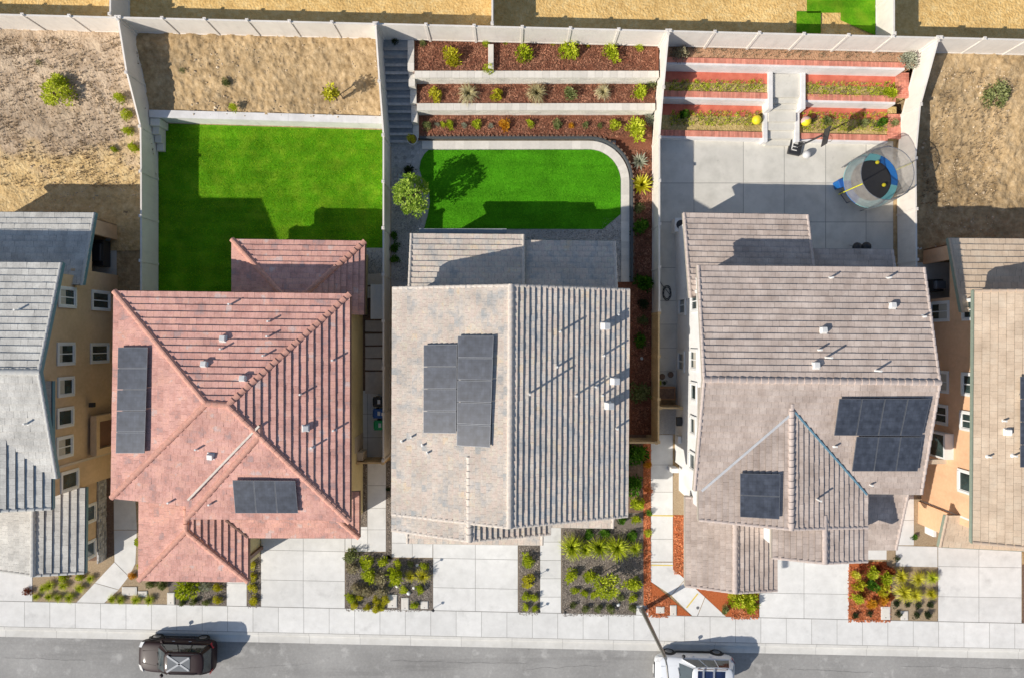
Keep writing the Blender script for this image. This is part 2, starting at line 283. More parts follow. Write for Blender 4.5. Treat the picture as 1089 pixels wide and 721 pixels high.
# ---------------------------------------------------------------- mesh helpers
class MB:
    """collects polygons; every polygon carries one random 'tint' value"""
    def __init__(s): s.v = []; s.f = []; s.t = []; s.m = []; s.uv = None; s.smooth = False; s.weld = True
    def face(s, pts, tint=None, mi=0):
        i = len(s.v); s.v += [tuple(p) for p in pts]; s.f.append(tuple(range(i, i + len(pts))))
        s.t.append(random.random() if tint is None else tint); s.m.append(mi); return s
    def box(s, x0, x1, y0, y1, z0, z1, tint=None, mi=0):
        c = [Vector((x, y, z)) for z in (z0, z1) for (x, y) in ((x0, y0), (x1, y0), (x1, y1), (x0, y1))]
        return s.hexa(c, tint, mi)
    def hexa(s, c, tint=None, mi=0):
        """8 corners: 4 bottom counter-clockwise, 4 top"""
        if tint is None: tint = random.random()
        for q in ((3, 2, 1, 0), (4, 5, 6, 7), (0, 1, 5, 4), (1, 2, 6, 5), (2, 3, 7, 6), (3, 0, 4, 7)):
            s.face([c[k] for k in q], tint, mi)
        return s
    def prism(s, poly, z0, z1, tint=None, mi=0):
        """upright prism on a plan polygon (counter-clockwise)"""
        if tint is None: tint = random.random()
        a = [Vector((p[0], p[1], z0)) for p in poly]; b = [Vector((p[0], p[1], z1)) for p in poly]
        s.face(b, tint, mi); s.face(a[::-1], tint, mi)
        n = len(a)
        for i in range(n): s.face([a[i], a[(i + 1) % n], b[(i + 1) % n], b[i]], tint, mi)
        return s
    def bar(s, a, b, w, h=None, tint=None, mi=0):
        """rectangular bar from a to b"""
        a = Vector(a); b = Vector(b); h = h or w
        d = (b - a).normalized(); up = Vector((0, 0, 1)) if abs(d.z) < .9 else Vector((1, 0, 0))
        sd = d.cross(up).normalized(); u = sd.cross(d).normalized()
        sd *= w / 2; u *= h / 2
        return s.hexa([a - sd - u, a + sd - u, b + sd - u, b - sd - u, a - sd + u, a + sd + u, b + sd + u, b - sd + u], tint, mi)
    def tube(s, a, b, r0, r1=None, n=8, tint=None, mi=0, caps=True):
        a = Vector(a); b = Vector(b); r1 = r0 if r1 is None else r1
        d = (b - a).normalized(); up = Vector((0, 0, 1)) if abs(d.z) < .9 else Vector((1, 0, 0))
        u = d.cross(up).normalized(); w = d.cross(u).normalized()
        if tint is None: tint = random.random()
        A = [a + (u * math.cos(t) + w * math.sin(t)) * r0 for t in [2 * math.pi * i / n for i in range(n)]]
        B = [b + (u * math.cos(t) + w * math.sin(t)) * r1 for t in [2 * math.pi * i / n for i in range(n)]]
        for i in range(n): s.face([A[i], A[(i + 1) % n], B[(i + 1) % n], B[i]], tint, mi)
        if caps: s.face(B, tint, mi); s.face(A[::-1], tint, mi)
        return s
    def ball(s, c, r, n=10, m=6, sz=1.0, tint=None, mi=0):
        c = Vector(c)
        if tint is None: tint = random.random()
        g = [[c + Vector((r * math.sin(math.pi * j / m) * math.cos(2 * math.pi * i / n), r * math.sin(math.pi * j / m) * math.sin(2 * math.pi * i / n), r * sz * math.cos(math.pi * j / m))) for i in range(n)] for j in range(m + 1)]
        for j in range(m):
            for i in range(n):
                q = [g[j][i], g[j + 1][i], g[j + 1][(i + 1) % n], g[j][(i + 1) % n]]
                if j == 0: q = [g[0][0], q[1], q[2]]
                if j == m - 1: q = [g[j][i], g[m][0], g[j][(i + 1) % n]]
                s.face(q, tint, mi)
        return s
    def mesh(s, name, mats):
        me = bpy.data.meshes.new(name); me.from_pydata(s.v, [], s.f)
        if not isinstance(mats, (list, tuple)): mats = [mats]
        for x in mats: me.materials.append(x)
        if len(mats) > 1:
            me.polygons.foreach_set('material_index', s.m)
        a = me.attributes.new('tint', 'FLOAT', 'FACE'); a.data.foreach_set('value', s.t)
        if s.uv:
            l = me.uv_layers.new(name='uv')
            for i, u in enumerate(s.uv): l.data[i].uv = u
        bm = bmesh.new(); bm.from_mesh(me)
        if s.weld:
            bmesh.ops.remove_doubles(bm, verts=bm.verts, dist=.0004); bmesh.ops.recalc_face_normals(bm, faces=bm.faces)
        bm.to_mesh(me); bm.free()
        if s.smooth:
            for p in me.polygons: p.use_smooth = True
        me.update(); return me
    def build(s, name, mats, parent=None, **tags):
        o = bpy.data.objects.new(name, s.mesh(name, mats)); COL.objects.link(o)
        if parent:
            o.parent = parent
            o.matrix_parent_inverse.translation = -wloc(parent)
        tag(o, **tags); return o

def wloc(o):
    return Vector(o.get('_w', (0, 0, 0)))
def tag(o, label=None, cat=None, group=None, kind=None):
    if label: o['label'] = label
    if cat: o['category'] = cat
    if group: o['group'] = group
    if kind: o['kind'] = kind
    return o
def thing(name, label, cat, loc=(0, 0, 0), group=None):
    o = bpy.data.objects.new(name, None); COL.objects.link(o); o.location = loc; o['_w'] = tuple(loc)
    o.empty_display_size = .3
    return tag(o, label, cat, group)
def bevel(o, w=.01, seg=2, ang=35):
    m = o.modifiers.new('bevel', 'BEVEL'); m.width = w; m.segments = seg; m.limit_method = 'ANGLE'; m.angle_limit = math.radians(ang); return o

def sheet(name, polys, z, mat, kind='structure', tintv=None, **kw):
    """flat ground sheet from photo-measured plan polygons"""
    mb = MB()
    for poly in polys:
        pts = [P(x, y, max(z, 0)) for x, y in poly]
        mb.face([(p.x, p.y, z) for p in pts], tintv)
    o = mb.build(name, mat, kind=kind, **kw)
    fix_up(o); return o
def fix_up(o):
    for p in o.data.polygons:
        if p.normal.z < 0: p.flip()
    o.data.update()
# ---------------------------------------------------------------- roofs and houses
def clip_half(poly, f):
    """keep the part of plan polygon where f(x,y) >= 0"""
    out = []
    n = len(poly)
    for i in range(n):
        a, b = poly[i], poly[(i + 1) % n]
        fa, fb = f(a), f(b)
        if fa >= 0: out.append(a)
        if (fa >= 0) != (fb >= 0):
            t = fa / (fa - fb); out.append((a[0] + (b[0] - a[0]) * t, a[1] + (b[1] - a[1]) * t))
    res = []
    for p in out:
        if not res or abs(p[0] - res[-1][0]) + abs(p[1] - res[-1][1]) > 1e-5: res.append(p)
    if len(res) > 1 and abs(res[0][0] - res[-1][0]) + abs(res[0][1] - res[-1][1]) < 1e-5: res.pop()
    return res

class Block:
    """one hip / gable / shed roof over a four-cornered eave; corners TL,TR,BR,BL measured in the photo at eave height ze.
       pitch per side N,E,S,W (None = gable or wall side)"""
    def __init__(s, q, ze, pN, pE, pS, pW, over=.45, walls=True, wz0=0, exposure=.32, butt=.06, rake=True, nr=()):
        s.nr = nr
        pts = [P(x, y, ze) for x, y in q]
        s.ze = ze; s.c = [(p.x, p.y) for p in pts]; s.over = over; s.walls = walls; s.wz0 = wz0
        s.exposure = exposure; s.butt = butt; s.rake = rake
        TL, TR, BR, BL = s.c
        s.edges = [(TL, TR, pN), (TR, BR, pE), (BR, BL, pS), (BL, TL, pW)]
        cx = sum(p[0] for p in s.c) / 4; cy = sum(p[1] for p in s.c) / 4
        s.pl = []
        for a, b, p in s.edges:
            dx, dy = b[0] - a[0], b[1] - a[1]; l = math.hypot(dx, dy)
            n = (-dy / l, dx / l)
            if (cx - a[0]) * n[0] + (cy - a[1]) * n[1] < 0: n = (-n[0], -n[1])
            s.pl.append((a, b, n, p))
    def dist(s, i, x, y):
        a, b, n, p = s.pl[i]; return (x - a[0]) * n[0] + (y - a[1]) * n[1]
    def pz(s, i, x, y): return s.ze + s.pl[i][3] * s.dist(i, x, y)
    def z(s, x, y, inside=True):
        if inside and any(s.dist(i, x, y) < -1e-6 for i in range(4)): return -1e9
        return min(s.pz(i, x, y) for i in range(4) if s.pl[i][3] is not None)
    def polys(s):
        out = []
        act = [i for i in range(4) if s.pl[i][3] is not None]
        for i in act:
            poly = list(s.c)
            for j in act:
                if j != i: poly = clip_half(poly, lambda p, i=i, j=j: s.pz(j, *p) - s.pz(i, *p) + 1e-9)
            if len(poly) >= 3: out.append((i, poly))
        return out
    def normal(s, i):
        n = s.pl[i][2]; p = s.pl[i][3]
        return Vector((-n[0] * p, -n[1] * p, 1)).normalized()
    def plane_at(s, x, y):
        return min((i for i in range(4) if s.pl[i][3] is not None), key=lambda i: s.pz(i, x, y))

def tiles(mb, blk, i, poly):
    """overlapping tile courses with real butt edges"""
    a, b, n, p = blk.pl[i]; nn = blk.normal(i)
    l = math.hypot(b[0] - a[0], b[1] - a[1]); ux, uy = (b[0] - a[0]) / l, (b[1] - a[1]) / l
    k = math.sqrt(1 + p * p)
    loc = [((x - a[0]) * ux + (y - a[1]) * uy, ((x - a[0]) * n[0] + (y - a[1]) * n[1]) * k) for x, y in poly]
    umin = min(q[0] for q in loc); umax = max(q[0] for q in loc); vmax = max(q[1] for q in loc)
    e = blk.exposure; w = .34; t = blk.butt
    def w3(u, v, off):
        d = v / k
        return Vector((a[0] + ux * u + n[0] * d, a[1] + uy * u + n[1] * d, blk.ze + p * d)) + nn * off
    for r in range(int(vmax / e) + 1):
        v0, v1 = r * e, (r + 1) * e
        row = clip_half(clip_half(loc, lambda q: q[1] - v0), lambda q: v1 - q[1])
        if len(row) < 3: continue
        so = (r % 2) * w / 2 + random.uniform(-.03, .03)
        c0 = int((umin - so) / w) - 1; c1 = int((umax - so) / w) + 2
        rt = random.uniform(-.08, .08)
        for c in range(c0, c1):
            u0 = so + c * w; u1 = u0 + w - .006
            q = clip_half(clip_half(row, lambda q: q[0] - u0), lambda q: u1 - q[0])
            if len(q) < 3: continue
            tint = min(1, max(0, random.random() * .8 + .1 + rt)); tt = t + random.uniform(-.007, .009)
            mb.face([w3(u, v, .012 + tt * (1 - (v - v0) / e)) for u, v in q], tint)
            us = [u for u, v in q if v < v0 + 1e-4]
            if len(us) >= 2:
                A, B = min(us), max(us)
                mb.face([w3(A, v0, .012 + tt), w3(A, v0, -.03), w3(B, v0, -.03), w3(B, v0, .012 + tt)], tint * .7, 1)  # butt face coloured dark to deepen the shadow line under each course

def cap_tiles(mb, a, b, n1, r=.155, seg=.34, lift=.03):
    """row of barrel cap tiles from a (low) to b (high)"""
    a = Vector(a); b = Vector(b)
    if a.z > b.z: a, b = b, a
    L_ = (b - a).length; d = (b - a) / max(L_, 1e-6)
    up = Vector((0, 0, 1)); sd = d.cross(up).normalized(); u = sd.cross(d).normalized()
    cnt = max(1, int(L_ / seg)); st = L_ / cnt
    for i in range(cnt):
        p0 = a + d * (i * st); p1 = a + d * ((i + 1) * st + .04)
        r0 = r * random.uniform(1.0, 1.1); r1 = r * .84; tint = random.random()
        angs = [math.radians(x) for x in (-15, 30, 62, 90, 118, 150, 195)]
        A = [p0 + sd * math.cos(t) * r0 + u * (math.sin(t) * r0 * .75 + lift) for t in angs]
        B = [p1 + sd * math.cos(t) * r1 + u * (math.sin(t) * r1 * .75 + lift - .02) for t in angs]
        for j in range(6): mb.face([A[j], B[j], B[j + 1], A[j + 1]], tint)
        mb.face(A, tint * .6)

class House:
    def __init__(s, name, label, loc, roof, ridge, wall, fascia):
        s.root = thing(name, label, 'house', loc)
        s.blocks = []; s.m = (roof, ridge, wall, fascia)
    def add(s, *a, **k):
        b = Block(*a, **k); s.blocks.append(b); return b
    def z(s, x, y): return max(b.z(x, y) for b in s.blocks)
    def hit(s, px, py):
        z = 6.0
        best = None
        # march the line of sight down until it meets the roof
        zz = 9.5
        while zz > 1.5:
            p = P(px, py, zz)
            if s.z(p.x, p.y) >= zz: return p
            zz -= .02
        return P(px, py, 5)
    def block_at(s, p):
        return max(s.blocks, key=lambda b: b.z(p.x, p.y))
    def finish(s, wall_open=()):
        roof, ridge, wall, fas = s.m
        mt = MB(); mt.weld = False; RL = []
        def newr():
            m = MB(); m.weld = False; RL.append(m); return m
        mf = MB(); mw = MB(); ms = MB()
        for b in s.blocks:
            pl = b.polys()
            seen = []
            for i, poly in pl:
                tiles(mt, b, i, poly)
                # deck under the tiles and soffit
                ms.face([(x, y, b.pz(i, x, y) - .16) for x, y in poly][::-1])
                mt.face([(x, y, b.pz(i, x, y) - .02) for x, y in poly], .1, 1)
                m = len(poly)
                for k in range(m):
                    A, B = poly[k], poly[(k + 1) % m]
                    za, zb = b.pz(i, *A), b.pz(i, *B)
                    on = [j for j in range(4) if abs(b.dist(j, *A)) < .004 and abs(b.dist(j, *B)) < .004]
                    if on:
                        j = on[0]
                        if j in b.nr: continue
                        n = b.pl[j][2]; e = .0
                        A2 = (A[0] - n[0] * .05, A[1] - n[1] * .05); B2 = (B[0] - n[0] * .05, B[1] - n[1] * .05)
                        if b.pl[j][3] is None:
                            if b.rake and max(za, zb) > b.ze + .1 or abs(za - zb) < .01 and b.rake == 'all':
                                cap_tiles(newr(), (A[0] + n[0] * .03, A[1] + n[1] * .03, za + .02), (B[0] + n[0] * .03, B[1] + n[1] * .03, zb + .02), None, r=.085, seg=.36, lift=.02)
                            top = .03
                        else: top = -.0
                        mf.hexa([Vector((A[0], A[1], za - .19)), Vector((B[0], B[1], zb - .19)), Vector((B2[0], B2[1], zb - .19)), Vector((A2[0], A2[1], za - .19)),
                                 Vector((A[0], A[1], za + top)), Vector((B[0], B[1], zb + top)), Vector((B2[0], B2[1], zb + top)), Vector((A2[0], A2[1], za + top))])
                    else:
                        key = tuple(sorted(((round(A[0], 1), round(A[1], 1)), (round(B[0], 1), round(B[1], 1)))))
                        if key in seen: continue
                        seen.append(key)
                        cap_tiles(newr(), (A[0], A[1], za), (B[0], B[1], zb), None)
            if b.walls:
                # walls follow the underside of the roof
                ins = []
                for k in range(4):
                    # offset lines inwards and intersect
                    a1, b1, n1, p1 = b.pl[k - 1]; a2, b2, n2, p2 = b.pl[k]
                    o = b.over if not isinstance(b.over, (tuple, list)) else None
                    o1 = b.over if o is not None else b.over[k - 1]; o2 = b.over if o is not None else b.over[k]
                    det = n1[0] * n2[1] - n1[1] * n2[0]
                    c1 = a1[0] * n1[0] + a1[1] * n1[1] + o1; c2 = a2[0] * n2[0] + a2[1] * n2[1] + o2
                    ins.append(((c1 * n2[1] - c2 * n1[1]) / det, (n1[0] * c2 - n2[0] * c1) / det))
                b.ins = ins
                for k in range(4):
                    A, B = ins[k], ins[(k + 1) % 4]
                    if (id(b), k) in wall_open or (s.blocks.index(b), k) in wall_open: continue
                    nseg = 16
                    pts = [(A[0] + (B[0] - A[0]) * t / nseg, A[1] + (B[1] - A[1]) * t / nseg) for t in range(nseg + 1)]
                    mw.face([(A[0], A[1], b.wz0), (B[0], B[1], b.wz0)] + [(x, y, b.z(x, y) - .13) for x, y in reversed(pts)])
        s.roof = mt.build('roof', [M[roof], M['tile_gap_shade']], s.root)
        for m in RL: m.build('ridge_tiles', M[ridge], s.roof)
        s.fascia = mf.build('fascia', M[fas], s.roof)
        ms.build('soffit', M['soffit'], s.roof)
        s.wall = mw.build('wall', M[wall], s.root)
        return s
    def valley(s, a, b, mat='flash', w=.12):
        """metal valley flashing between two photo points on the roof"""
        n = 12; mb = MB()
        pts = [s.hit(a[0] + (b[0] - a[0]) * k / n, a[1] + (b[1] - a[1]) * k / n) for k in range(n + 1)]
        A, B = pts[0], pts[-1]
        # straight line lifted just clear of the tiles
        lift = max((q.z - (A.z + (B.z - A.z) * k / n)) for k, q in enumerate(pts)) + .10
        d = (B - A).normalized(); sd = Vector((d.y, -d.x, 0)).normalized() * w / 2
        for k in range(n):
            p, q = A.lerp(B, k / n), A.lerp(B, (k + 1) / n); up = Vector((0, 0, lift))
            mb.face([p + sd + up, q + sd + up, q - sd + up, p - sd + up])
            mb.face([p + sd + up, p + sd - up * 1.3, q + sd - up * 1.3, q + sd + up]); mb.face([p - sd + up, q - sd + up, q - sd - up * 1.3, p - sd - up * 1.3])
        return mb.build('valley_flashing', M[mat], s.root)
    def pipe(s, px, py, h=.35, r=.05):
        p = s.hit(px, py); p.z -= .08
        mb = MB(); q = p + Vector((0, 0, h + .08)); mb.tube(p, q, r, r, 10)
        b = s.block_at(p); n = b.normal(b.plane_at(p.x, p.y))
        mb.tube(p + n * .06, p + n * .13, r * 3.2, r * 1.3, 10)
        return mb.build('vent_pipe', M['vent'], s.root)
    def vent(s, px, py, w=.30, h=.26):
        p = s.hit(px, py)
        b = s.block_at(p); i = b.plane_at(p.x, p.y); n = b.normal(i); hn = Vector((b.pl[i][2][0], b.pl[i][2][1], 0))
        u = n.cross(Vector((hn.x, hn.y, 0))).normalized(); v = u.cross(n).normalized()
        mb = MB()
        def fr(x, y, z): return p + u * x + v * y + n * z
        mb.hexa([fr(-w * .62, -w * .62, .02), fr(w * .62, -w * .62, .02), fr(w * .62, w * .62, .02), fr(-w * .62, w * .62, .02), fr(-w * .62, -w * .62, .075), fr(w * .62, -w * .62, .075), fr(w * .62, w * .62, .075), fr(-w * .62, w * .62, .075)])
        w2 = w / 2
        mb.hexa([fr(-w2, -w2, .06), fr(w2, -w2, .06), fr(w2, w2, .06), fr(-w2, w2, .06), fr(-w2 * .9, -w2 * .9, h), fr(w2 * .9, -w2 * .9, h), fr(w2 * .9, w2 * .9, h), fr(-w2 * .9, w2 * .9, h)])
        hood = mb.build('roof_vent', M['vent'], s.root); bevel(hood, .015)
        return hood
    def panels(s, q, nx, ny, off=.25, label=None, group=None):
        """solar panels: q = TL,TR,BR,BL in the photo; nx by ny modules"""
        pts = []
        p0 = s.hit((q[0][0] + q[2][0]) / 2, (q[0][1] + q[2][1]) / 2)
        b = s.block_at(p0); i = b.plane_at(p0.x, p0.y); n = b.normal(i)
        for (x, y) in q:      # meet the line of sight with the raised panel plane
            lo, hi = 2.0, 12.0
            for _ in range(40):
                z = (lo + hi) / 2; p = P(x, y, z)
                if b.pz(i, p.x, p.y) + off / n.z > z: lo = z
                else: hi = z
            pts.append(P(x, y, (lo + hi) / 2))
        TL, TR, BR, BL = pts
        def at(u, v): return (TL * (1 - u) + TR * u) * (1 - v) + (BL * (1 - u) + BR * u) * v
        for a in range(nx):
            for c in range(ny):
                g = .006
                u0, u1, v0, v1 = a / nx + g / 2, (a + 1) / nx - g / 2, c / ny + g / 2, (c + 1) / ny - g / 2
                top = [at(u0, v1), at(u1, v1), at(u1, v0), at(u0, v0)]
                mb = MB(); mb.hexa([p - n * .04 for p in top] + top)
                fr = mb.build('solar_panel', M['alu'], s.root)
                e = .022
                wx = (top[1] - top[0]).length; wy = (top[3] - top[0]).length
                ex, ey = e / wx, e / wy
                cell = MB(); cell.weld = False
                def in_(u, v): return top[0] * (1 - u) * (1 - v) + top[1] * u * (1 - v) + top[2] * u * v + top[3] * (1 - u) * v
                cell.face([in_(ex, ey) + n * .004, in_(1 - ex, ey) + n * .004, in_(1 - ex, 1 - ey) + n * .004, in_(ex, 1 - ey) + n * .004], .5)
                ku, kv = (10, 6) if wx > wy else (6, 10)
                cell.uv = [(0, 0), (ku, 0), (ku, kv), (0, kv)]
                cell.build('solar_cells', M['solar'], fr)
        # mounting rails as part of the roof array
        mb = MB()
        for v in (.2, .8):
            A, B = at(.01, v) - n * .075, at(.99, v) - n * .075
            mb.bar(A, B, .04, .06)
            for t in [k / 4 for k in range(5)]:
                C = A.lerp(B, t * .96 + .02); mb.bar(C - n * .12, C, .03, .03)
        mb.build('mounting_rails', M['alu'], s.root)

def wall_x(blk, k, y):
    A, B = blk.ins[k], blk.ins[(k + 1) % 4]
    t = (y - A[1]) / (B[1] - A[1]); return A[0] + (B[0] - A[0]) * t

def window(house, axis, w, a0, a1, z0, z1, out, name='window', mull=True, frame_mat='trim_white'):
    """window on a wall lying at axis value w ('x' or 'y'), spanning a0..a1, opening facing 'out' (+1/-1)"""
    if isinstance(w, tuple):
        f_ = [wall_x(house.blocks[w[0]], w[1], y) for y in (a0 - .13, a1 + .13)]; w = max(f_) if out > 0 else min(f_)
    def pt(d, a, z): return Vector((w + out * d, a, z)) if axis == 'x' else Vector((a, w + out * d, z))
    def bx(mb, d0, d1, b0, b1, c0, c1):
        mb.hexa([pt(d0, b0, c0), pt(d1, b0, c0), pt(d1, b1, c0), pt(d0, b1, c0), pt(d0, b0, c1), pt(d1, b0, c1), pt(d1, b1, c1), pt(d0, b1, c1)])
    f = MB(); t = .13
    bx(f, .002, .07, a0 - t, a0, z0 - t, z1 + t); bx(f, .002, .07, a1, a1 + t, z0 - t, z1 + t)
    bx(f, .002, .07, a0, a1, z1, z1 + t); bx(f, .002, .09, a0, a1, z0 - t, z0)
    fr = f.build(name, M[frame_mat], house.root)
    p = MB(); bx(p, .004, .02, a0, a1, z0, z1); p.build('pane', M['pane'], fr)
    if random.random() < .55:
        bl = MB(); zz = z1 - (z1 - z0) * random.choice((.25, .4, .55)); bx(bl, .0205, .0215, a0, a1, zz, z1); bl.build('blind', M['blind'], fr)
    s = MB(); c = (a0 + a1) / 2
    if mull: bx(s, .022, .045, c - .03, c + .03, z0, z1)
    bx(s, .022, .04, a0, a0 + .05, z0, z1); bx(s, .022, .04, a1 - .05, a1, z0, z1)
    bx(s, .022, .04, a0 + .05, (c - .03 if mull else a1 - .05), z1 - .05, z1); bx(s, .022, .04, a0 + .05, (c - .03 if mull else a1 - .05), z0, z0 + .05)
    if mull: bx(s, .022, .04, c + .03, a1 - .05, z1 - .05, z1); bx(s, .022, .04, c + .03, a1 - .05, z0, z0 + .05)
    s.build('sash', M['trim_white'], fr)
    return fr

def part_box(house, name, mat, x0, x1, y0, y1, z0, z1, bev=0):
    o = MB().box(x0, x1, y0, y1, z0, z1).build(name, M[mat], house.root)
    if bev: bevel(o, bev)
    return o
# ---------------------------------------------------------------- the setting: ground, street, paving, beds
def slopeS(v, X): return v - .0218 * (X + 30.25)     # the street runs slightly askew to the lots
def strip_mesh(name, y0, y1, z, mat, x0=-60, x1=60, joints=None, gap=.012, tz=None, kind='structure'):
    """band parallel to the street; cut in slabs when joints is given"""
    mb = MB(); mb.weld = False
    xs = [x0, x1] if not joints else [x0 + i * joints for i in range(int((x1 - x0) / joints) + 1)]
    for a, b in zip(xs[:-1], xs[1:]):
        g = gap if joints else 0
        mb.face([(a + g, slopeS(y0, a), z), (b - g, slopeS(y0, b), z), (b - g, slopeS(y1, b), tz if tz is not None else z), (a + g, slopeS(y1, a), tz if tz is not None else z)])
    o = mb.build(name, M[mat], kind=kind); fix_up(o); return o

g = MB(); g.face([(-400, -400, -.30), (400, -400, -.30), (400, 400, -.30), (-400, 400, -.30)]); fix_up(g.build('ground', M['dirt'], kind='structure'))
g = MB(); g.face([(-60, slopeS(-15.3, -60), -.012), (60, slopeS(-15.3, 60), -.012), (60, 17.2, -.012), (-60, 17.2, -.012)]); fix_up(g.build('lot_soil', M['dirt'], kind='structure'))
# asphalt street with gutter, curb and pavement
strip_mesh('street', -28.5, -17.62, -.13, 'asphalt')
strip_mesh('gutter_joint', -17.66, -15.36, -.135, 'joint')
strip_mesh('gutter', -17.62, -17.20, -.118, 'curb', joints=3.0, tz=-.125, gap=.006)
cb = MB(); cb.weld = False
for i in range(40):
    a, b = -60 + i * 3.0 + .006, -60 + (i + 1) * 3.0 - .006; t = random.random()
    f = lambda X, y, z: Vector((X, slopeS(y, X), z))
    cb.face([f(a, -17.20, -.125), f(b, -17.20, -.125), f(b, -17.14, -.005), f(a, -17.14, -.005)], t)
    cb.face([f(a, -17.14, -.005), f(b, -17.14, -.005), f(b, -16.96, .0), f(a, -16.96, .0)], t)
cb.build('curb', M['curb'], kind='structure')
strip_mesh('sidewalk_joint', -16.98, -15.47, .0055, 'joint')
strip_mesh('sidewalk', -16.95, -15.48, .0085, 'concrete', joints=1.5, gap=.011, x0=-60.3, x1=60)
strip_mesh('sidewalk_seam', -15.478, -15.445, .0105, 'joint')
strip_mesh('far_curb', -28.7, -28.5, -.0, 'curb'); strip_mesh('far_sidewalk', -30.3, -28.72, .0, 'concrete', joints=1.5)

random.seed(5)
for (x0, y0, x1, y1, w) in ((415, 703, 470, 704.5, .03), (474, 705, 560, 706, .025), (0, 700, 90, 703, .02), (560, 712, 640, 708, .018), (250, 712, 330, 706, .018), (840, 712, 930, 716, .025), (960, 709, 1089, 712, .02)):
    mb = MB(); mb.weld = False; n = 40; pp = []
    for k in range(n + 1):
        t = k / n; q = P(x0 + (x1 - x0) * t, y0 + (y1 - y0) * t); pp.append(Vector((q.x, q.y + .10 * noise.noise(Vector((q.x * 1.3, y0, 0))) + random.uniform(-.012, .012), -.1255)))
    for k in range(n):
        ww = w * random.uniform(.4, 1.1); mb.face([pp[k] - Vector((0, ww / 2, 0)), pp[k + 1] - Vector((0, ww / 2, 0)), pp[k + 1] + Vector((0, ww / 2, 0)), pp[k] + Vector((0, ww / 2, 0))])
    fix_up(mb.build('street_crack', M['crack'], kind='structure'))

def slab_grid(name, xs, ys, mat='concrete', z=.004, gap=.35, skew=.0, under=True, clipx=None):
    """concrete slabs; xs, ys are joint lines in photo pixels at ground level"""
    mb = MB(); mb.weld = False
    for a, b in zip(xs[:-1], xs[1:]):
        for c, d in zip(ys[:-1], ys[1:]):
            k = gap
            sk = lambda x: skew * (x - xs[0])
            mb.face([P(a + k * .6, c + k * .6 + sk(a)) + Vector((0, 0, z)), P(b - k * .6, c + k * .6 + sk(b)) + Vector((0, 0, z)), P(b - k * .6, d - k * .6 + sk(b)) + Vector((0, 0, z)), P(a + k * .6, d - k * .6 + sk(a)) + Vector((0, 0, z))])
    o = mb.build(name, M[mat], kind='structure'); fix_up(o)
    if under:
        mb = MB(); sk = lambda x: skew * (x - xs[0])
        mb.face([P(xs[0], ys[0]) + Vector((0, 0, z - .006)), P(xs[-1], ys[0] + sk(xs[-1])) + Vector((0, 0, z - .006)), P(xs[-1], ys[-1] + sk(xs[-1])) + Vector((0, 0, z - .006)), P(xs[0], ys[-1]) + Vector((0, 0, z - .006))])
        fix_up(mb.build(name + '_joint', M['joint'], kind='structure'))
    return o
def slab_polys(name, polys, mat='concrete', z=.004):
    mb = MB(); mb.weld = False
    for q in polys: mb.face([P(x, y) + Vector((0, 0, z)) for x, y in q])
    o = mb.build(name, M[mat], kind='structure'); fix_up(o); return o

# driveways
slab_grid('driveway', [-60, -20, 34.5], [560, 605, 640.5], skew=0)
slab_grid('driveway', [277.5, 322.5, 366.8], [555, 584.5, 616.2, 649], skew=.02)
slab_grid('driveway', [460.5, 505.5, 550.8], [565, 593.2, 624.4, 653], skew=.02)
slab_grid('driveway', [416.5, 438.5, 460.2], [560, 577, 592.5], skew=.01)
slab_grid('driveway', [807.5, 855, 903], [560, 590.5, 630.2, 660], skew=.015)
slab_grid('driveway', [997.5, 1041, 1086.5], [570, 602, 634, 663.2], skew=.015)
# walkways
slab_polys('walkway', [[(121, 505), (144, 505), (144, 529.4), (121, 529.4)], [(121, 530), (144, 530), (145.5, 563), (121.3, 563)], [(121.3, 563.6), (145.5, 563.6), (144, 599), (137.2, 612.4), (121.8, 597)], [(121.6, 597.6), (136.9, 612.8), (126.2, 626.5), (101, 619.5)], [(100.7, 619.9), (126, 627), (109.5, 642.2), (80.5, 641.3)]])
slab_grid('walkway', [241, 262.5], [595, 620, 645.2], skew=.02)
slab_grid('walkway', [374, 391, 410.5], [415, 440, 465, 490, 516, 540, 563, 586.5], mat='concrete')
slab_grid('walkway', [367, 374], [563, 586.5])
slab_grid('walkway', [574.3, 596.8], [555, 576, 595.5, 615, 634.5, 655])
slab_grid('walkway', [692.2, 715.6], [462, 494, 523, 547.5, 573, 597])
slab_polys('walkway', [[(692.2, 597.8), (715.6, 597.8), (715.6, 605), (728.6, 615.5), (713.8, 632.5), (692, 618)], [(714.2, 633), (729, 616), (749.5, 634.5), (740, 658), (739.2, 657.5)], [(740.6, 658), (750, 635), (775.5, 658.6)]])
slab_grid('walkway', [952.5, 972], [500, 527, 553, 579.6])
slab_grid('walkway', [952.5, 997.1], [580, 602], skew=.02)
slab_grid('walkway', [922, 943], [580, 595])
# lamp pad
slab_polys('lamp_pad', [[(676.5, 643.5), (689.5, 643.5), (689.5, 656.6), (676.5, 656.6)]], z=.01)
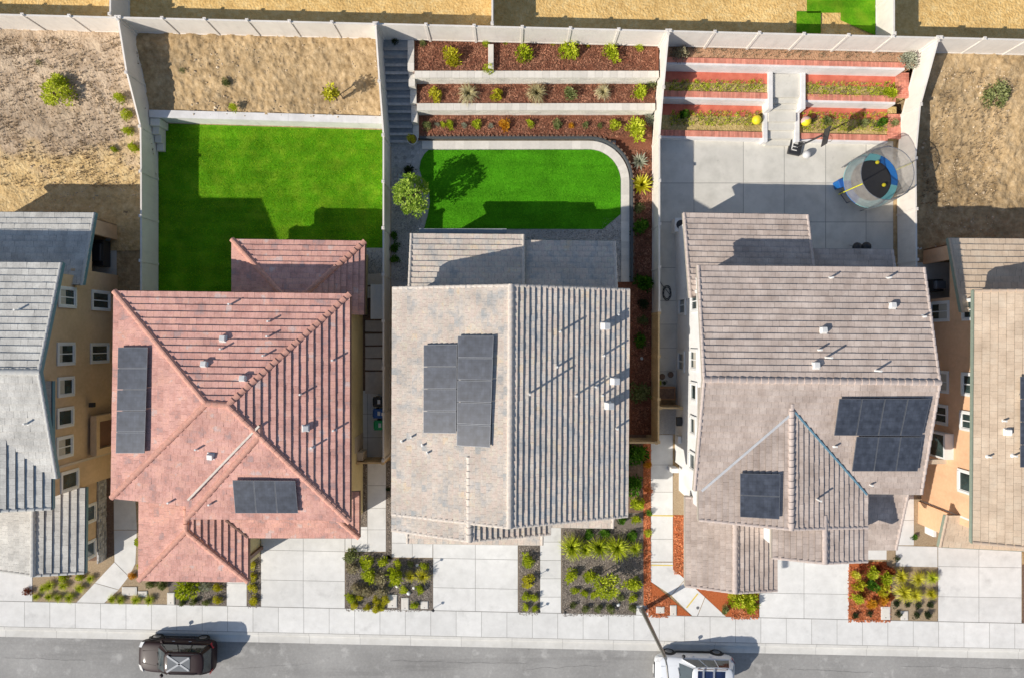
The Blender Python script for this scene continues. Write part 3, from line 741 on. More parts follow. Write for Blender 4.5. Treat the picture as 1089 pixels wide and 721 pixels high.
# planting beds at the front
def bed(name, mat, poly, z=.0): return sheet(name, [poly], z, M[mat])
bed('garden_bed', 'gravel_tan', [(35, 596), (101, 596), (121, 590), (121, 598), (80, 641.5), (35, 640.5)], .001)
bed('gravel_strip', 'soil_dark', [(104, 480), (121, 480), (121, 598), (90, 598)], .0)
bed('garden_bed', 'gravel_tan', [(144.5, 500), (160, 500), (185, 600), (188, 644), (110.5, 642.5), (144.5, 600)], .001)
bed('garden_bed', 'gravel_dark', [(178, 600), (241, 600), (241, 645), (180, 643.8)], .003)
bed('garden_bed', 'gravel_dark', [(263, 570), (277.3, 570), (277.3, 647), (263, 646.5)], .001)
bed('gravel_strip', 'gravel_dark', [(383.5, 485), (390.5, 485), (390.5, 560), (383.5, 560)], .006)
bed('gravel_strip', 'gravel_dark', [(410.8, 490), (417, 490), (417, 594), (410.8, 594)], .001)
bed('garden_bed', 'gravel_dark', [(367.2, 587), (410.5, 587), (417, 593.5), (460.2, 593.5), (460.2, 652.5), (367.2, 650.5)], .001)
bed('garden_bed', 'gravel_dark', [(551.2, 570), (574, 570), (574, 655), (551.2, 654.8)], .001)
bed('garden_bed', 'gravel_dark', [(597.2, 540), (688, 540), (688, 643), (676, 643), (676, 656.5), (597.2, 656)], .001)
bed('garden_bed', 'soil_dark', [(640, 462), (687, 462), (687, 545), (640, 545)], .003)
bed('mulch_strip', 'mulch_orange', [(684, 470), (692, 470), (692, 618), (739.5, 658), (689.8, 657.6), (689.8, 643), (684.5, 643)], .004)
bed('mulch_strip', 'mulch_orange', [(716, 547.5), (729, 547.5), (729, 616), (716, 605)], .004)
bed('gravel_strip', 'gravel_tan', [(716, 498), (735, 498), (735, 547), (716, 547)], .004)
bed('garden_bed', 'mulch_orange', [(729, 615), (807.2, 600), (807.2, 660), (776, 659)], .001)
bed('garden_bed', 'mulch_orange', [(903.2, 597), (948, 597), (948, 662.2), (899.5, 661.5)], .001)
bed('garden_bed', 'gravel_tan', [(942, 585), (952, 585), (952, 602.5), (997, 602.5), (997, 663), (948, 662.3)], .003)
bed('gravel_strip', 'gravel_tan', [(972.4, 505), (1000, 505), (1000, 579.6), (972.4, 579.6)], .004)
bed('garden_bed', 'soil_dark', [(1087, 600), (1140, 600), (1140, 665), (1087, 664.5)], .001)
# backyards
bed('lawn', 'lawn', [(166, 131.5), (413, 139), (413, 265), (368, 330), (166, 330)], .002)
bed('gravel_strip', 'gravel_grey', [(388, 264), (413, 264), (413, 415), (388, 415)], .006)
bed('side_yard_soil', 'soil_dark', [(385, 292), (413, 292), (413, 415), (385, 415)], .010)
# stepping stones are things of their own (below)
arc = []
for k in range(11):
    t = math.radians(90 - k * 9); arc.append((626 + 34 * math.cos(t), 193.5 - 34 * math.sin(t)))
lawn3 = [(455.7, 159.8)] + arc + [(660, 228), (641, 244), (451, 243.5), (455, 229), (457.3, 216), (456.2, 203), (449, 190), (446, 180), (447.5, 171), (451, 164.5)]
bed('gravel_yard', 'gravel_grey', [(416, 150), (672, 150), (672, 305), (416, 305)], .002)
bed('lawn', 'turf', lawn3, .03)
def arc_band(name, mat, R0, R1, z, y_end, x_start, cx=626, cy=193.5, tint_seg=None, kindv='structure'):
    """curb band along the lawn: top straight, quarter bend, then down the right side"""
    inner = [(x_start, cy - R0)]; outer = [(x_start, cy - R1)]
    st = 20
    for k in range(1, st): x = x_start + (cx - x_start) * k / st; inner.append((x, cy - R0)); outer.append((x, cy - R1))
    for k in range(15):
        t = math.radians(90 - k * 90 / 14); inner.append((cx + R0 * math.cos(t), cy - R0 * math.sin(t))); outer.append((cx + R1 * math.cos(t), cy - R1 * math.sin(t)))
    for k in range(1, 16): y = cy + (y_end - cy) * k / 15; inner.append((cx + R0, y)); outer.append((cx + R1, y))
    return inner, outer
def band_mesh(name, mat, R0, R1, z0, z1, y_end, x_start, **kw):
    i_, o_ = arc_band(name, mat, R0, R1, z1, y_end, x_start)
    mb = MB(); mb.weld = False
    for k in range(len(i_) - 1):
        a, b, c, d = P(*i_[k]), P(*i_[k + 1]), P(*o_[k + 1]), P(*o_[k])
        mb.hexa([Vector((p.x, p.y, z0)) for p in (a, b, c, d)] + [Vector((p.x, p.y, z1)) for p in (a, b, c, d)])
    return mb.build(name, M[mat], **kw)
band_mesh('lawn_curb', 'block_cap', 34.4, 43, -.01, .07, 300, 449, kind='structure')
# side bed along the fence (dark red bark)
bed('garden_bed', 'mulch_red', [(655, 140), (695, 140), (695, 462), (640, 462), (640, 300), (671, 300), (671, 195), (668, 180), (655, 165)], .012)
# lot 4 patio
slab_grid('patio', [697, 738, 790.5, 834, 878, 921, 950], [140, 195, 236.5, 285, 320], mat='patio', skew=0, gap=.5)
slab_grid('side_path', [693.5, 722], [320, 345, 370, 395, 418], mat='patio')
bed('soil_strip', 'dirt', [(950, 138), (957, 138), (957, 320), (950, 320)], .008)
bed('gravel_strip', 'gravel_grey', [(693.5, 430), (722, 430), (722, 461.5), (693.5, 461.5)], .006)
# patio floors under the neighbours' rear roofs
bed('patio', 'patio', [(60, 245), (124, 245), (124, 300), (60, 300)], .006)
bed('patio', 'patio', [(970, 262), (1060, 262), (1060, 320), (970, 320)], .006)

# ---------------------------------------------------------------- slopes
def northY(X): return 17.25 - (X + 28.5) * .0247
def dirt_slope(name, mat, x0, x1, y0, zf, amp=.06, step=.16, fr=1.6, skew=0, clod=0):
    """rolling bare ground up to the back fence"""
    nx = int((x1 - x0) / step) + 1; mb = []
    vs = []; fs = []
    y1 = northY((x0 + x1) / 2) + .4
    ny = int((y1 - y0) / step) + 1
    for j in range(ny + 1):
        for i in range(nx + 1):
            x = x0 + (x1 - x0) * i / nx; y = y0 + (y1 - y0) * j / ny
            n = noise.fractal(Vector((x * fr, y * fr, 3.1)), .9, 2.1, 5) * amp + abs(noise.noise(Vector((x * 5, y * 5, 0)))) * amp * .7
            if clod:
                q = noise.noise(Vector((x * 3.2 + y * 1.1, y * 4.2 - x * .8, 7))); n += clod * max(0, q - .05) ** .6 * (.6 + noise.noise(Vector((x * 9, y * 9, 2))))
            vs.append((x, y - skew * (x - x0) * (1 - j / ny), zf(x, y) + n + .02))
    for j in range(ny):
        for i in range(nx):
            a = j * (nx + 1) + i; fs.append((a, a + 1, a + nx + 2, a + nx + 1))
    me = bpy.data.meshes.new(name); me.from_pydata(vs, [], fs); me.materials.append(M[mat]); me.update()
    for p in me.polygons: p.use_smooth = True
    o = bpy.data.objects.new(name, me); COL.objects.link(o); o['kind'] = 'structure'; return o
def sst(a, b, v):
    t = min(1, max(0, (v - a) / (b - a))); return t * t * (3 - 2 * t)
zslope = lambda x, y: 2.3 * sst(8.0, 17.0, y)
dirt_slope('dirt_slope', 'dirt_scrub', -34, -20.95, 5.2, zslope, amp=.06, step=.1, clod=.05)
dirt_slope('dirt_slope', 'dirt_scrub', -60, -34, 5.2, zslope, amp=.07)
dirt_slope('dirt_slope', 'dirt', -20.95, -7.3, 13.06, lambda x, y: .97 + 1.3 * sst(12.9, 16.8, y), amp=.09, step=.075, skew=.028, clod=.16)
dirt_slope('dirt_slope', 'dirt', 22.8, 34, 4.5, zslope, amp=.08, step=.1, clod=.13)
dirt_slope('dirt_slope', 'dirt', 34, 60, 4.5, zslope, amp=.08)
# low back lot ground: upper neighbours' yards
def zup(x, y): return 2.28
up = dirt_slope('upper_yard_ground', 'dirt_gold', -60, 60, 15.2, lambda x, y: 2.24, amp=.02, step=.6)
for v in up.data.vertices:
    t = (v.co.y - 15.2) / (northY(0) + .4 - 15.2)
    base = northY(v.co.x) + .02
    v.co.y = base + t * 60
    v.co.z = 2.2 + (v.co.z - 2.24)
sheet('upper_lawn', [[(858, -6), (894, -6), (894, 14), (858, 14)], [(847, 12.5), (873, 12.5), (873, 36), (847, 35)], [(894, -6), (931, -6), (931, 38), (894, 22)]], 2.3, M['lawn'])

# ---------------------------------------------------------------- terraces
def terrace(name, mat, x0, x1, yf, yb, z, sl=0.0, xref=0, tz=None):
    mb = MB()
    f = lambda x, y: (x, y - sl * (x - xref))
    mb.prism([f(x0, yf), f(x1, yf), f(x1, yb), f(x0, yb)], -.05, z)
    return mb.build(name, M[mat], kind='structure')
def block_wall(label, x0, x1, yf, yb, z0, z1, sl=0.0, xref=0, face='block', cap='block_cap', bw=.42, bh=.2, cap_t=.09, capw=.42, over=.03, group=None):
    t = thing('retaining_wall', label, 'wall', ((x0 + x1) / 2, yf, z0), group)
    fb = MB(); cbm = MB(); fb.weld = cbm.weld = False
    f = lambda x, y, z: Vector((x, y - sl * (x - xref), z))
    rows = max(1, round((z1 - cap_t - z0) / bh)); h = (z1 - cap_t - z0 + (.0 if over > 0 else .01)) / rows
    for r in range(rows):
        x = x0 - (bw / 2 if r % 2 else 0)
        while x < x1 - .01:
            a, b = max(x, x0) + .004, min(x + bw, x1) - .004
            if b - a > .03:
                j = random.uniform(0, .015)
                fb.hexa([f(a, yf + j, z0 + r * h + .004), f(b, yf + j, z0 + r * h + .004), f(b, yb, z0 + r * h + .004), f(a, yb, z0 + r * h + .004), f(a, yf + j, z0 + (r + 1) * h), f(b, yf + j, z0 + (r + 1) * h), f(b, yb, z0 + (r + 1) * h), f(a, yb, z0 + (r + 1) * h)])
            x += bw
    x = x0
    while x < x1 - .01:
        a, b = x + .004, min(x + capw, x1) - .002
        zz = z1 + random.uniform(-.003, .003)
        cbm.hexa([f(a, yf - over, z1 - cap_t), f(b, yf - over, z1 - cap_t), f(b, yb, z1 - cap_t), f(a, yb, z1 - cap_t), f(a, yf - over, zz), f(b, yf - over, zz), f(b, yb, zz), f(a, yb, zz)])
        x += capw
    fb.build('wall_face', M[face], t); cbm.build('wall_cap', M[cap], t); return t
# lot 3
terrace('mulch_terrace', 'mulch_red', -5.5, 8.2, 11.75, 13.12, .28)
terrace('mulch_terrace', 'mulch_red', -5.5, 8.2, 13.4, 14.65, 1.16)
terrace('mulch_terrace', 'mulch_red', -5.5, 8.2, 14.9, 16.75, 2.12)
block_wall('lower long grey block retaining wall between the bark beds above the green lawn', -5.45, 8.2, 13.10, 13.47, .2, 1.25, group=None)
block_wall('upper long grey block retaining wall below the top bark bed by the white fence', -5.45, 8.2, 14.60, 14.95, 1.1, 2.2)
ed = band_mesh('bed_edging', 'trim_dark', 44.3, 46.2, 0, .34, 300, 447); tag(ed, 'dark scalloped edging strip between the curved lawn curb and the bark bed', 'edging')
sc = MB(); sc.weld = False
i_, o_ = arc_band('', '', 46.2, 47.6, 0, 300, 447)
tot = 0
for k in range(len(i_) - 1):
    a, b = P(*i_[k]), P(*i_[k + 1]); c, d = P(*o_[k]), P(*o_[k + 1]); n = max(1, int((b - a).length / .12))
    for q in range(n):
        if q % 2: continue
        u0, u1 = q / n, (q + 1) / n
        p = [a.lerp(b, u0), a.lerp(b, u1), c.lerp(d, u1), c.lerp(d, u0)]
        sc.hexa([Vector((v.x, v.y, 0)) for v in p] + [Vector((v.x, v.y, .36)) for v in p])
sc.build('edging_scallop', M['soil_dark'], ed)
gw = thing('garden_wall', 'short low pale concrete divider across the top bark bed near the fence', 'wall', P(522, 60, 2.2))
bevel(MB().box(-1.32, -1.02, 15.0, 16.35, 2.0, 2.42).build('wall_body', M['block_cap'], gw), .02)
# steps of lot 3
st = thing('garden_steps', 'long shaded flight of grey block steps beside the white fence, left of the bark beds', 'steps', (-6.35, 11.6, 0))
mb = MB(); nst = 13
for k in range(nst):
    y0 = 11.55 + k * .38
    mb.box(-7.18, -5.82, y0, y0 + .4 if k < nst - 1 else 16.85, -.05, (k + 1) * .172)
mb.build('step_body', M['step'], st)
for k in range(nst):
    y0 = 11.55 + k * .38
    tr = MB().box(-7.17, -5.83, y0 - .03, y0 + .12, (k + 1) * .172 + .002, (k + 1) * .172 + .03).build('tread_nosing', M['stone'], st)
mb = MB()
for (ya, yb, z) in ((11.75, 12.5, .35), (12.5, 13.45, .95), (13.45, 14.2, 1.35), (14.2, 14.95, 1.95), (14.95, 16.65, 2.32)):
    y = ya
    while y < yb - .02: mb.box(-5.81, -5.46, y + .004, min(y + .42, yb) - .004, -.02, z + random.uniform(-.003, .003)); y += .42
mb.build('cheek_wall', M['block_cap'], st)
# flagstones in the corner of lot 3
fl = MB(); fl.weld = False
for a in range(7):
    for b in range(9):
        cx, cy = 421 + a * 4.6 + random.uniform(-1, 1), 158 + b * 4.8 + random.uniform(-1, 1)
        if cx > 440 + 8 * max(0, 1 - b / 4): continue
        n = random.randint(5, 7); r = random.uniform(1.9, 2.7)
        pts = [P(cx + r * math.cos(6.283 * k / n + .3) * random.uniform(.8, 1.1), cy - r * math.sin(6.283 * k / n + .3) * random.uniform(.8, 1.1)) for k in range(n)]
        fl.prism([(p.x, p.y) for p in pts], 0, .03)
fl.build('flagstone_path', M['stone'], kind='structure')
# lot 2 retaining wall with the little side steps
block_wall('long plain white retaining wall between the bare dirt bank and the striped lawn', -20.85, -7.35, 12.75, 13.15, 0, 1.12, sl=.028, xref=-20.85, face='stucco_lt', cap='stucco_lt', bw=6, bh=1, capw=4, cap_t=.1)
sw = thing('block_stack', 'short stepped stack of grey blocks against the tan fence at the lawn corner', 'wall', (-20.5, 12, 0))
mb = MB()
for k in range(4): mb.box(-20.85, -20.45 + (.15 if k == 0 else 0), 12.7 - (k + 1) * .42, 12.7 - k * .42, 0, 1.0 - k * .24)
bevel(mb.build('block', M['block_cap'], sw), .015)
# lot 4 terraces
S4 = .0235; XR = 8.4
L4 = [(8.42, 14.62, 'left'), (16.72, 21.95, 'right')]
terrace('weed_terrace', 'dry_grass', 8.4, 22.5, 12.0, 13.9, .38, S4, XR)
terrace('weed_terrace', 'dry_grass', 8.4, 22.5, 14.1, 15.4, 1.2, S4, XR)
terrace('weed_terrace', 'dry_bark', 8.4, 22.5, 15.6, 16.6, 2.12, S4, XR)
for x0, x1, sd in L4:
    for yf, yb, z0, z1, nm in ((11.78, 12.2, 0, .48, 'lowest'), (13.78, 14.2, .38, 1.28, 'middle'), (15.36, 15.72, 1.2, 2.22, 'top')):
        if nm == 'top' and sd == 'left': x1b = 16.72
        else: x1b = x1
        block_wall('%s of three white garden walls with red brick caps, %s the concrete steps' % (nm, 'left of' if sd == 'left' else 'right of'), x0, x1b, yf - .04, yb, z0, z1, S4, XR, face='stucco_lt', cap='brick', bw=6, bh=1, capw=.11, cap_t=.06, over=-.13)
    for yf, z in ((13.1, .392), (14.72, 1.212)):
        mb = MB(); f = lambda x, y: (x, y - S4 * (x - XR), z)
        mb.face([f(x0, yf), f(x1, yf), f(x1, yf + .64), f(x0, yf + .64)])
        fix_up(mb.build('red_gutter', M['red_strip'], kind='structure'))
for y0, z, wh in ((12.0, .50, 'lowest'), (14.1, 1.30, 'middle')):
    mb = MB(); mb.weld = False
    for k in range(13):
        for c in range(5):
            y = y0 + k * .11 - S4 * (22 - XR); mb.box(21.95 + c * .15, 22.09 + c * .15, y, y + .1, z - .2, z + random.uniform(0, .005))
    tag(mb.build('brick_border', M['brick']), 'red brick border at the right end of the %s weedy terrace' % wh, 'brick border')

st = thing('garden_steps', 'pale concrete steps with white side walls between the red brick capped terraces', 'steps', (15.7, 11.6, 0))
mb = MB()
prof = [(11.5, .2), (11.85, .42), (12.3, .57), (12.75, .73), (13.4, .89), (13.7, 1.06), (13.98, 1.26)]
for k, (y, z) in enumerate(prof):
    y2 = prof[k + 1][0] if k + 1 < len(prof) else 15.3
    o = MB().box(14.88, 16.48, y - .15, y2 - .15, -.04, z); bevel(o.build('step', M['patio'], st), .012)
for x in (14.62, 16.48):
    mb = MB()
    for ya, yb, z in ((11.45, 13.1, .62), (13.1, 15.2, 1.42)): mb.box(x, x + .24, ya, yb, -.02, z)
    mb.build('cheek_wall', M['stucco_lt'], st)

# ---------------------------------------------------------------- fences
def fence(name, label, a, b, zf, h=1.83, seg=2.4, mat='fence', post_w=.13, group=None, zbase=None, cat='fence'):
    a = Vector((*a, 0)); b = Vector((*b, 0)); L_ = (b - a).length; n = max(1, round(L_ / seg)); d = (b - a) / L_
    sd = Vector((-d.y, d.x, 0))
    t = thing(name, label, cat, (a.x, a.y, zf(a.x, a.y)), group)
    for k in range(n):
        p = a + d * (k * L_ / n + post_w / 2); q = a + d * ((k + 1) * L_ / n - post_w / 2)
        zp, zq = zf(p.x, p.y), zf(q.x, q.y)
        mb = MB(); w = .022
        mb.hexa([p - sd * w + Vector((0, 0, zp + .03)), q - sd * w + Vector((0, 0, zq + .03)), q + sd * w + Vector((0, 0, zq + .03)), p + sd * w + Vector((0, 0, zp + .03)),
                 p - sd * w + Vector((0, 0, zp + h - .05)), q - sd * w + Vector((0, 0, zq + h - .05)), q + sd * w + Vector((0, 0, zq + h - .05)), p + sd * w + Vector((0, 0, zp + h - .05))])
        w = .045
        for z0, z1 in ((h - .13, h), (.03, .13)):
            mb.hexa([p - sd * w + Vector((0, 0, zp + z0)), q - sd * w + Vector((0, 0, zq + z0)), q + sd * w + Vector((0, 0, zq + z0)), p + sd * w + Vector((0, 0, zp + z0)),
                     p - sd * w + Vector((0, 0, zp + z1)), q - sd * w + Vector((0, 0, zq + z1)), q + sd * w + Vector((0, 0, zq + z1)), p + sd * w + Vector((0, 0, zp + z1))])
        m = int((q - p).length / .3) if mat == 'fence_wood' else 0
        for j in range(1, m):
            r = p.lerp(q, j / m); z = zp + (zq - zp) * j / m
            mb.hexa([r - d * .006 - sd * .028 + Vector((0, 0, z + .13)), r + d * .006 - sd * .028 + Vector((0, 0, z + .13)), r + d * .006 + sd * .028 + Vector((0, 0, z + .13)), r - d * .006 + sd * .028 + Vector((0, 0, z + .13)),
                     r - d * .006 - sd * .028 + Vector((0, 0, z + h - .13)), r + d * .006 - sd * .028 + Vector((0, 0, z + h - .13)), r + d * .006 + sd * .028 + Vector((0, 0, z + h - .13)), r - d * .006 + sd * .028 + Vector((0, 0, z + h - .13))])
        mb.build('panel', M[mat], t)
    for k in range(n + 1):
        p = a + d * (k * L_ / n); z = zf(p.x, p.y)
        mb = MB(); w = post_w / 2
        c = lambda s1, s2, zz, ww: p + d * s1 * ww + sd * s2 * ww + Vector((0, 0, zz))
        mb.hexa([c(-1, -1, z - .1, w), c(1, -1, z - .1, w), c(1, 1, z - .1, w), c(-1, 1, z - .1, w), c(-1, -1, z + h + .06, w), c(1, -1, z + h + .06, w), c(1, 1, z + h + .06, w), c(-1, 1, z + h + .06, w)])
        po = mb.build('post', M[mat], t)
        mb = MB(); w2 = w + .02
        mb.hexa([c(-1, -1, z + h + .06, w2), c(1, -1, z + h + .06, w2), c(1, 1, z + h + .06, w2), c(-1, 1, z + h + .06, w2), c(-1, -1, z + h + .085, w2), c(1, -1, z + h + .085, w2), c(1, 1, z + h + .085, w2), c(-1, 1, z + h + .085, w2)])
        mb.face([c(-1, -1, z + h + .085, w2), c(1, -1, z + h + .085, w2), c(0, 0, z + h + .12, 0)])
        mb.build('post_cap', M[mat], po)
    return t
zN = lambda x, y: 2.2
XA, XB, XC, XD = -20.92, -7.22, 8.31, 22.68
NY = lambda X: northY(X)
cuts = [(-46, XA, 'far left lot with the olive bush'), (XA, XB, 'bare dirt bank'), (XB, XC, 'red bark terraces'), (XC, XD, 'brick capped terraces'), (XD, 46, 'right hand dirt yard')]
for x0, x1, wh in cuts:
    fence('back_fence', 'long white back fence above the %s' % wh, (x0 + .09, NY(x0)), (x1 - .09, NY(x1)), zN, group='white back fences along the top of the lots')
zA = lambda x, y: 2.2 * sst(11.4, 16.5, y)
fence('side_fence', 'tall tan side fence between the scrubby left lot and the striped lawn', (XA, 1.9), (XA, NY(XA) - .12), zA, seg=2.6)
fence('side_fence', 'narrow pale side fence between the striped lawn and the planted yard with the small lawn', (XB, -6.8), (XB, NY(XB) - .12), zA, seg=2.6, h=2.0)
fence('side_fence', 'pale side fence between the planted yard and the concrete patio', (XC, 1.6), (XC, NY(XC) - .12), zA, seg=2.5)
fence('side_fence', 'orange wooden side fence along the narrow concrete side path', (8.26, -5.8), (8.29, 1.45), lambda x, y: 0, seg=2.4, mat='fence_wood')
fence('side_fence', 'white side fence behind the trampoline, right of the concrete patio', (22.85, 1.6), (XD, NY(XD) - .12), zA, seg=2.6)
fence('wood_gate_fence', 'short orange wooden fence closing the bark bed between the house and the path', (6.2, -5.85), (8.15, -5.85), lambda x, y: 0, mat='fence_wood', h=1.75, seg=2.2)
fence('wood_gate_fence', 'short tan wooden gate across the side path next to the low planter', (8.4, -3.9), (9.6, -3.9), lambda x, y: 0, mat='fence_wood', h=1.7, seg=1.3)
fence('wood_gate_fence', 'short tan wooden gate across the shaded side yard below the three bins', (-8.75, -7.0), (-7.3, -7.0), lambda x, y: 0, mat='fence_wood', h=1.7, seg=1.4)
for X, wh in ((-21.35, 'above the left dirt lots'), (-1.05, 'in the middle, above the bark terraces'), (20.3, 'beside the bright green lawn patches')):
    fence('upper_fence', 'white fence running away from the back fence %s' % wh, (X, northY(X) + .15), (X, northY(X) + 14), zN, seg=2.4)
# ---------------------------------------------------------------- houses
# house 1 (left edge)
h = House('house', 'tan two storey house at the left edge with pale grey tiled roof', P(0, 400), 'roof_grey', 'ridge_grey', 'wall_tan', 'trim_blue')
a = h.add([(-150, 278), (66, 280), (61, 508), (-150, 506)], 5.95, .27, None, .27, None, over=(.44, .67, .44, .4), exposure=.36)
b = h.add([(-110, 405), (55, 405), (55, 541), (-110, 539)], 5.94, None, .27, None, .27, nr=(0,), over=(.4, .45, .42, .4), exposure=.39)
c = h.add([(-2, 520), (91, 518), (90, 609), (-2, 607)], 3.0, None, .27, None, .27, nr=(0,), over=(.02, .75, .4, .5), exposure=.39)
d = h.add([(-60, 226), (101, 227), (101, 305), (-60, 304)], 3.0, .27, None, None, None, nr=(2,), over=(.15, .5, .05, .4), exposure=.34)
h.finish(wall_open={(3, 1)})
WX = -23.3
part_box(h, 'patio_pier', 'wall_tan', WX - .22, WX, 5.85, 6.68, 0, 3.0)
part_box(h, 'patio_pier', 'wall_tan', WX - .22, WX, 2.7, 3.75, 0, 3.9)
part_box(h, 'patio_header', 'wall_tan', WX - .21, WX - .003, 3.75, 5.85, 2.45, 3.1)
window(h, 'x', (0, 1), 1.72, 2.6, .9, 2.35, 1); window(h, 'x', (0, 1), 1.75, 2.6, 3.95, 5.1, 1)
window(h, 'x', (0, 1), -1.25, -.35, .9, 2.35, 1); window(h, 'x', (0, 1), -1.25, -.3, 3.95, 5.1, 1)
window(h, 'x', (0, 1), -2.9, -2.1, 3.95, 5.0, 1, mull=False); window(h, 'x', (0, 1), -4.5, -3.7, 3.95, 5.0, 1, mull=False)
window(h, 'x', (0, 1), -6.1, -5.2, 3.95, 5.0, 1)
wb = h.blocks[1].ins[1][0]
window(h, 'x', (1, 1), -7.95, -7.1, 3.3, 4.5, 1, mull=False)
wc = h.blocks[2].ins[1][0]
window(h, 'x', (2, 1), -10.35, -9.5, 1.0, 2.1, 1, mull=False); window(h, 'x', (2, 1), -12.4, -11.6, 1.0, 2.1, 1, mull=False)
# sheltered porch recess with its frame, lamp and downpipe
part_box(h, 'porch_recess', 'wall_beige', WX + .002, WX + .02, -6.1, -4.6, .15, 2.3)
mb = MB(); mb.box(WX + .01, WX + .35, -6.45, -6.1, 0, 2.6); mb.box(WX + .01, WX + .35, -4.6, -4.25, 0, 2.6); mb.box(WX + .01, WX + .35, -6.1, -4.6, 2.3, 2.6)
mb.build('porch_frame', M['wall_tan'], h.root); part_box(h, 'porch_opening', 'trim_brown', WX + .022, WX + .06, -6.08, -4.62, .15, 2.28)
part_box(h, 'wall_lamp', 'black', WX + .02, WX + .25, -3.75, -3.5, 2.5, 2.8, .02)
part_box(h, 'downpipe', 'wall_beige', WX + .01, WX + .1, -6.62, -6.5, 0, 5.3)
part_box(h, 'wall_trim', 'wall_beige', wc + .01, wc + .08, -12.6, -8.0, .15, .3)
mb = MB(); mb.weld = False
for k in range(30):
    for r in range(4): mb.box(wc + .01, wc + random.uniform(.08, .13), -13.0 + k * .17, -13.0 + k * .17 + .16, r * .2, r * .2 + .19)
mb.build('stone_veneer', M['stone'], h.root)
for q in ((20, 330), (30, 450)): h.pipe(*q)
H1 = h
# house 2 (red)
h = House('house', 'two storey house with pink red tiled hip roof beside the striped lawn', P(250, 430), 'roof_pink', 'ridge_pink', 'wall_yellow', 'trim_brown')
h.add([(122, 310), (372, 313), (372, 555), (119, 529)], 5.6, .295, .295, .295, .295, over=(.45, .56, .45, .45), exposure=.355, butt=.07)
h.add([(199, 449), (372.2, 449), (372.2, 552), (199, 551)], 5.58, None, .295, .28, .295, nr=(0,), over=(.4, .57, .45, .45), exposure=.355, butt=.07)
h.add([(149, 500), (264, 500), (264, 618), (148, 616.5)], 3.0, None, .29, .29, .29, nr=(0,), over=(.3, .45, .5, .45), exposure=.34, butt=.07)
h.add([(225, 522), (382, 522), (382, 571.5), (225, 571)], 2.99, None, .29, .29, None, nr=(0, 3), over=(.1, .45, .6, .4))
h.add([(247, 255), (388, 257), (387, 335), (247, 333)], 3.0, .29, .29, None, .29, nr=(2,), over=(.4, .45, .1, .45))
h.finish()
h.valley((277.5, 452), (202, 530.5), 'ridge_mix', .10); h.valley((240.5, 552.5), (264, 571), 'trim_brown', .1)
h.panels([(125.5, 369), (157, 369), (153.5, 482), (123, 482)], 1, 5)
h.panels([(247, 510.5), (314, 511), (317, 545.5), (250, 545.5)], 3, 1)
for q in ((246, 324), (287, 342), (286, 358), (237, 371), (282, 378), (355, 383), (321, 419), (211, 477), (182, 533), (356, 457), (333, 475), (225, 535)): h.pipe(*q, h=.38)
for q in ((238, 361), (218, 388), (259, 403), (225, 484), (325, 455)): h.vent(*q)
part_box(h, 'garage_door', 'trim_white', -14.6, -9.7, -10.22, -10.16, .0, 2.3)
part_box(h, 'post', 'trim_brown', -14.9, -14.7, -12.4, -12.2, 0, 2.9)
part_box(h, 'side_door', 'wall_beige', -8.82, -8.77, -6.4, -5.5, .1, 2.1)
part_box(h, 'meter_box', 'wall_beige', -8.8, -8.45, -6.9, -6.4, .6, 1.6, .02)
H2 = h
# house 3 (grey, centre)
h = House('house', 'two storey house in the centre with grey and cream tiled gable roof', P(545, 430), 'roof_mix', 'ridge_mix', 'wall_beige', 'trim_green')
h.add([(418, 306), (669, 308), (667, 549), (417, 547)], 5.6, None, .38, None, .38, over=(.35, .5, .35, .5), exposure=.29, butt=.09)
h.add([(417.3, 480), (585, 480), (585, 568), (417.2, 564)], 5.57, None, .38, None, .38, nr=(0,), over=(.3, .4, .35, .5), exposure=.29, butt=.09)
h.add([(433, 545), (577, 545), (577, 579), (433, 577)], 3.0, None, None, .27, None, nr=(0,), over=(.1, .2, .45, .2))
h.add([(585, 535), (652, 535), (652, 561), (585, 560)], 3.0, None, None, .27, None, nr=(0,), over=(.1, .2, .45, .2))
h.add([(437, 249), (557, 250), (557, 318), (437, 318)], 3.15, .27, None, None, None, nr=(2,), over=(.4, .1, .05, .35))
h.add([(556, 256), (654, 257), (654, 318), (556, 318)], 3.0, .27, None, None, None, nr=(2,), over=(.4, .35, .05, .1))
h.finish()
h.panels([(450.5, 366.5), (486, 366), (485, 461), (450, 460.5)], 1, 4, off=.24)
h.panels([(486.8, 357), (525, 357), (521, 476), (485.6, 474)], 1, 5, off=.26)
for q, hh in (((595, 353), .6), ((657, 335), .3), ((592, 390), .4), ((641, 378), .6), ((563, 418), .95), ((612, 420), .7), ((633, 411), .4), ((640, 420), .35), ((655, 455), .5), ((428, 469), .3), ((438, 464), .35), ((450, 473), .3), ((455, 481), .3)): h.pipe(*q, h=hh)
for q in ((641, 347), (651, 405), (645, 431)): h.vent(*q, w=.36, h=.5)
part_box(h, 'garage_door', 'trim_white', -4.4, .3, -11.35, -11.28, 0, 2.3)
part_box(h, 'patio_cover', 'step', -5.1, -.3, 5.78, 6.05, 2.7, 2.8)
part_box(h, 'gutter', 'trim_green', 5.78, 5.9, -9.0, 2.5, 5.42, 5.56, .02)
window(h, 'x', h.blocks[0].ins[1][0], -2, -.8, 3.6, 4.9, 1); window(h, 'x', h.blocks[0].ins[1][0], -7, -6, .9, 2.2, 1)
H3 = h
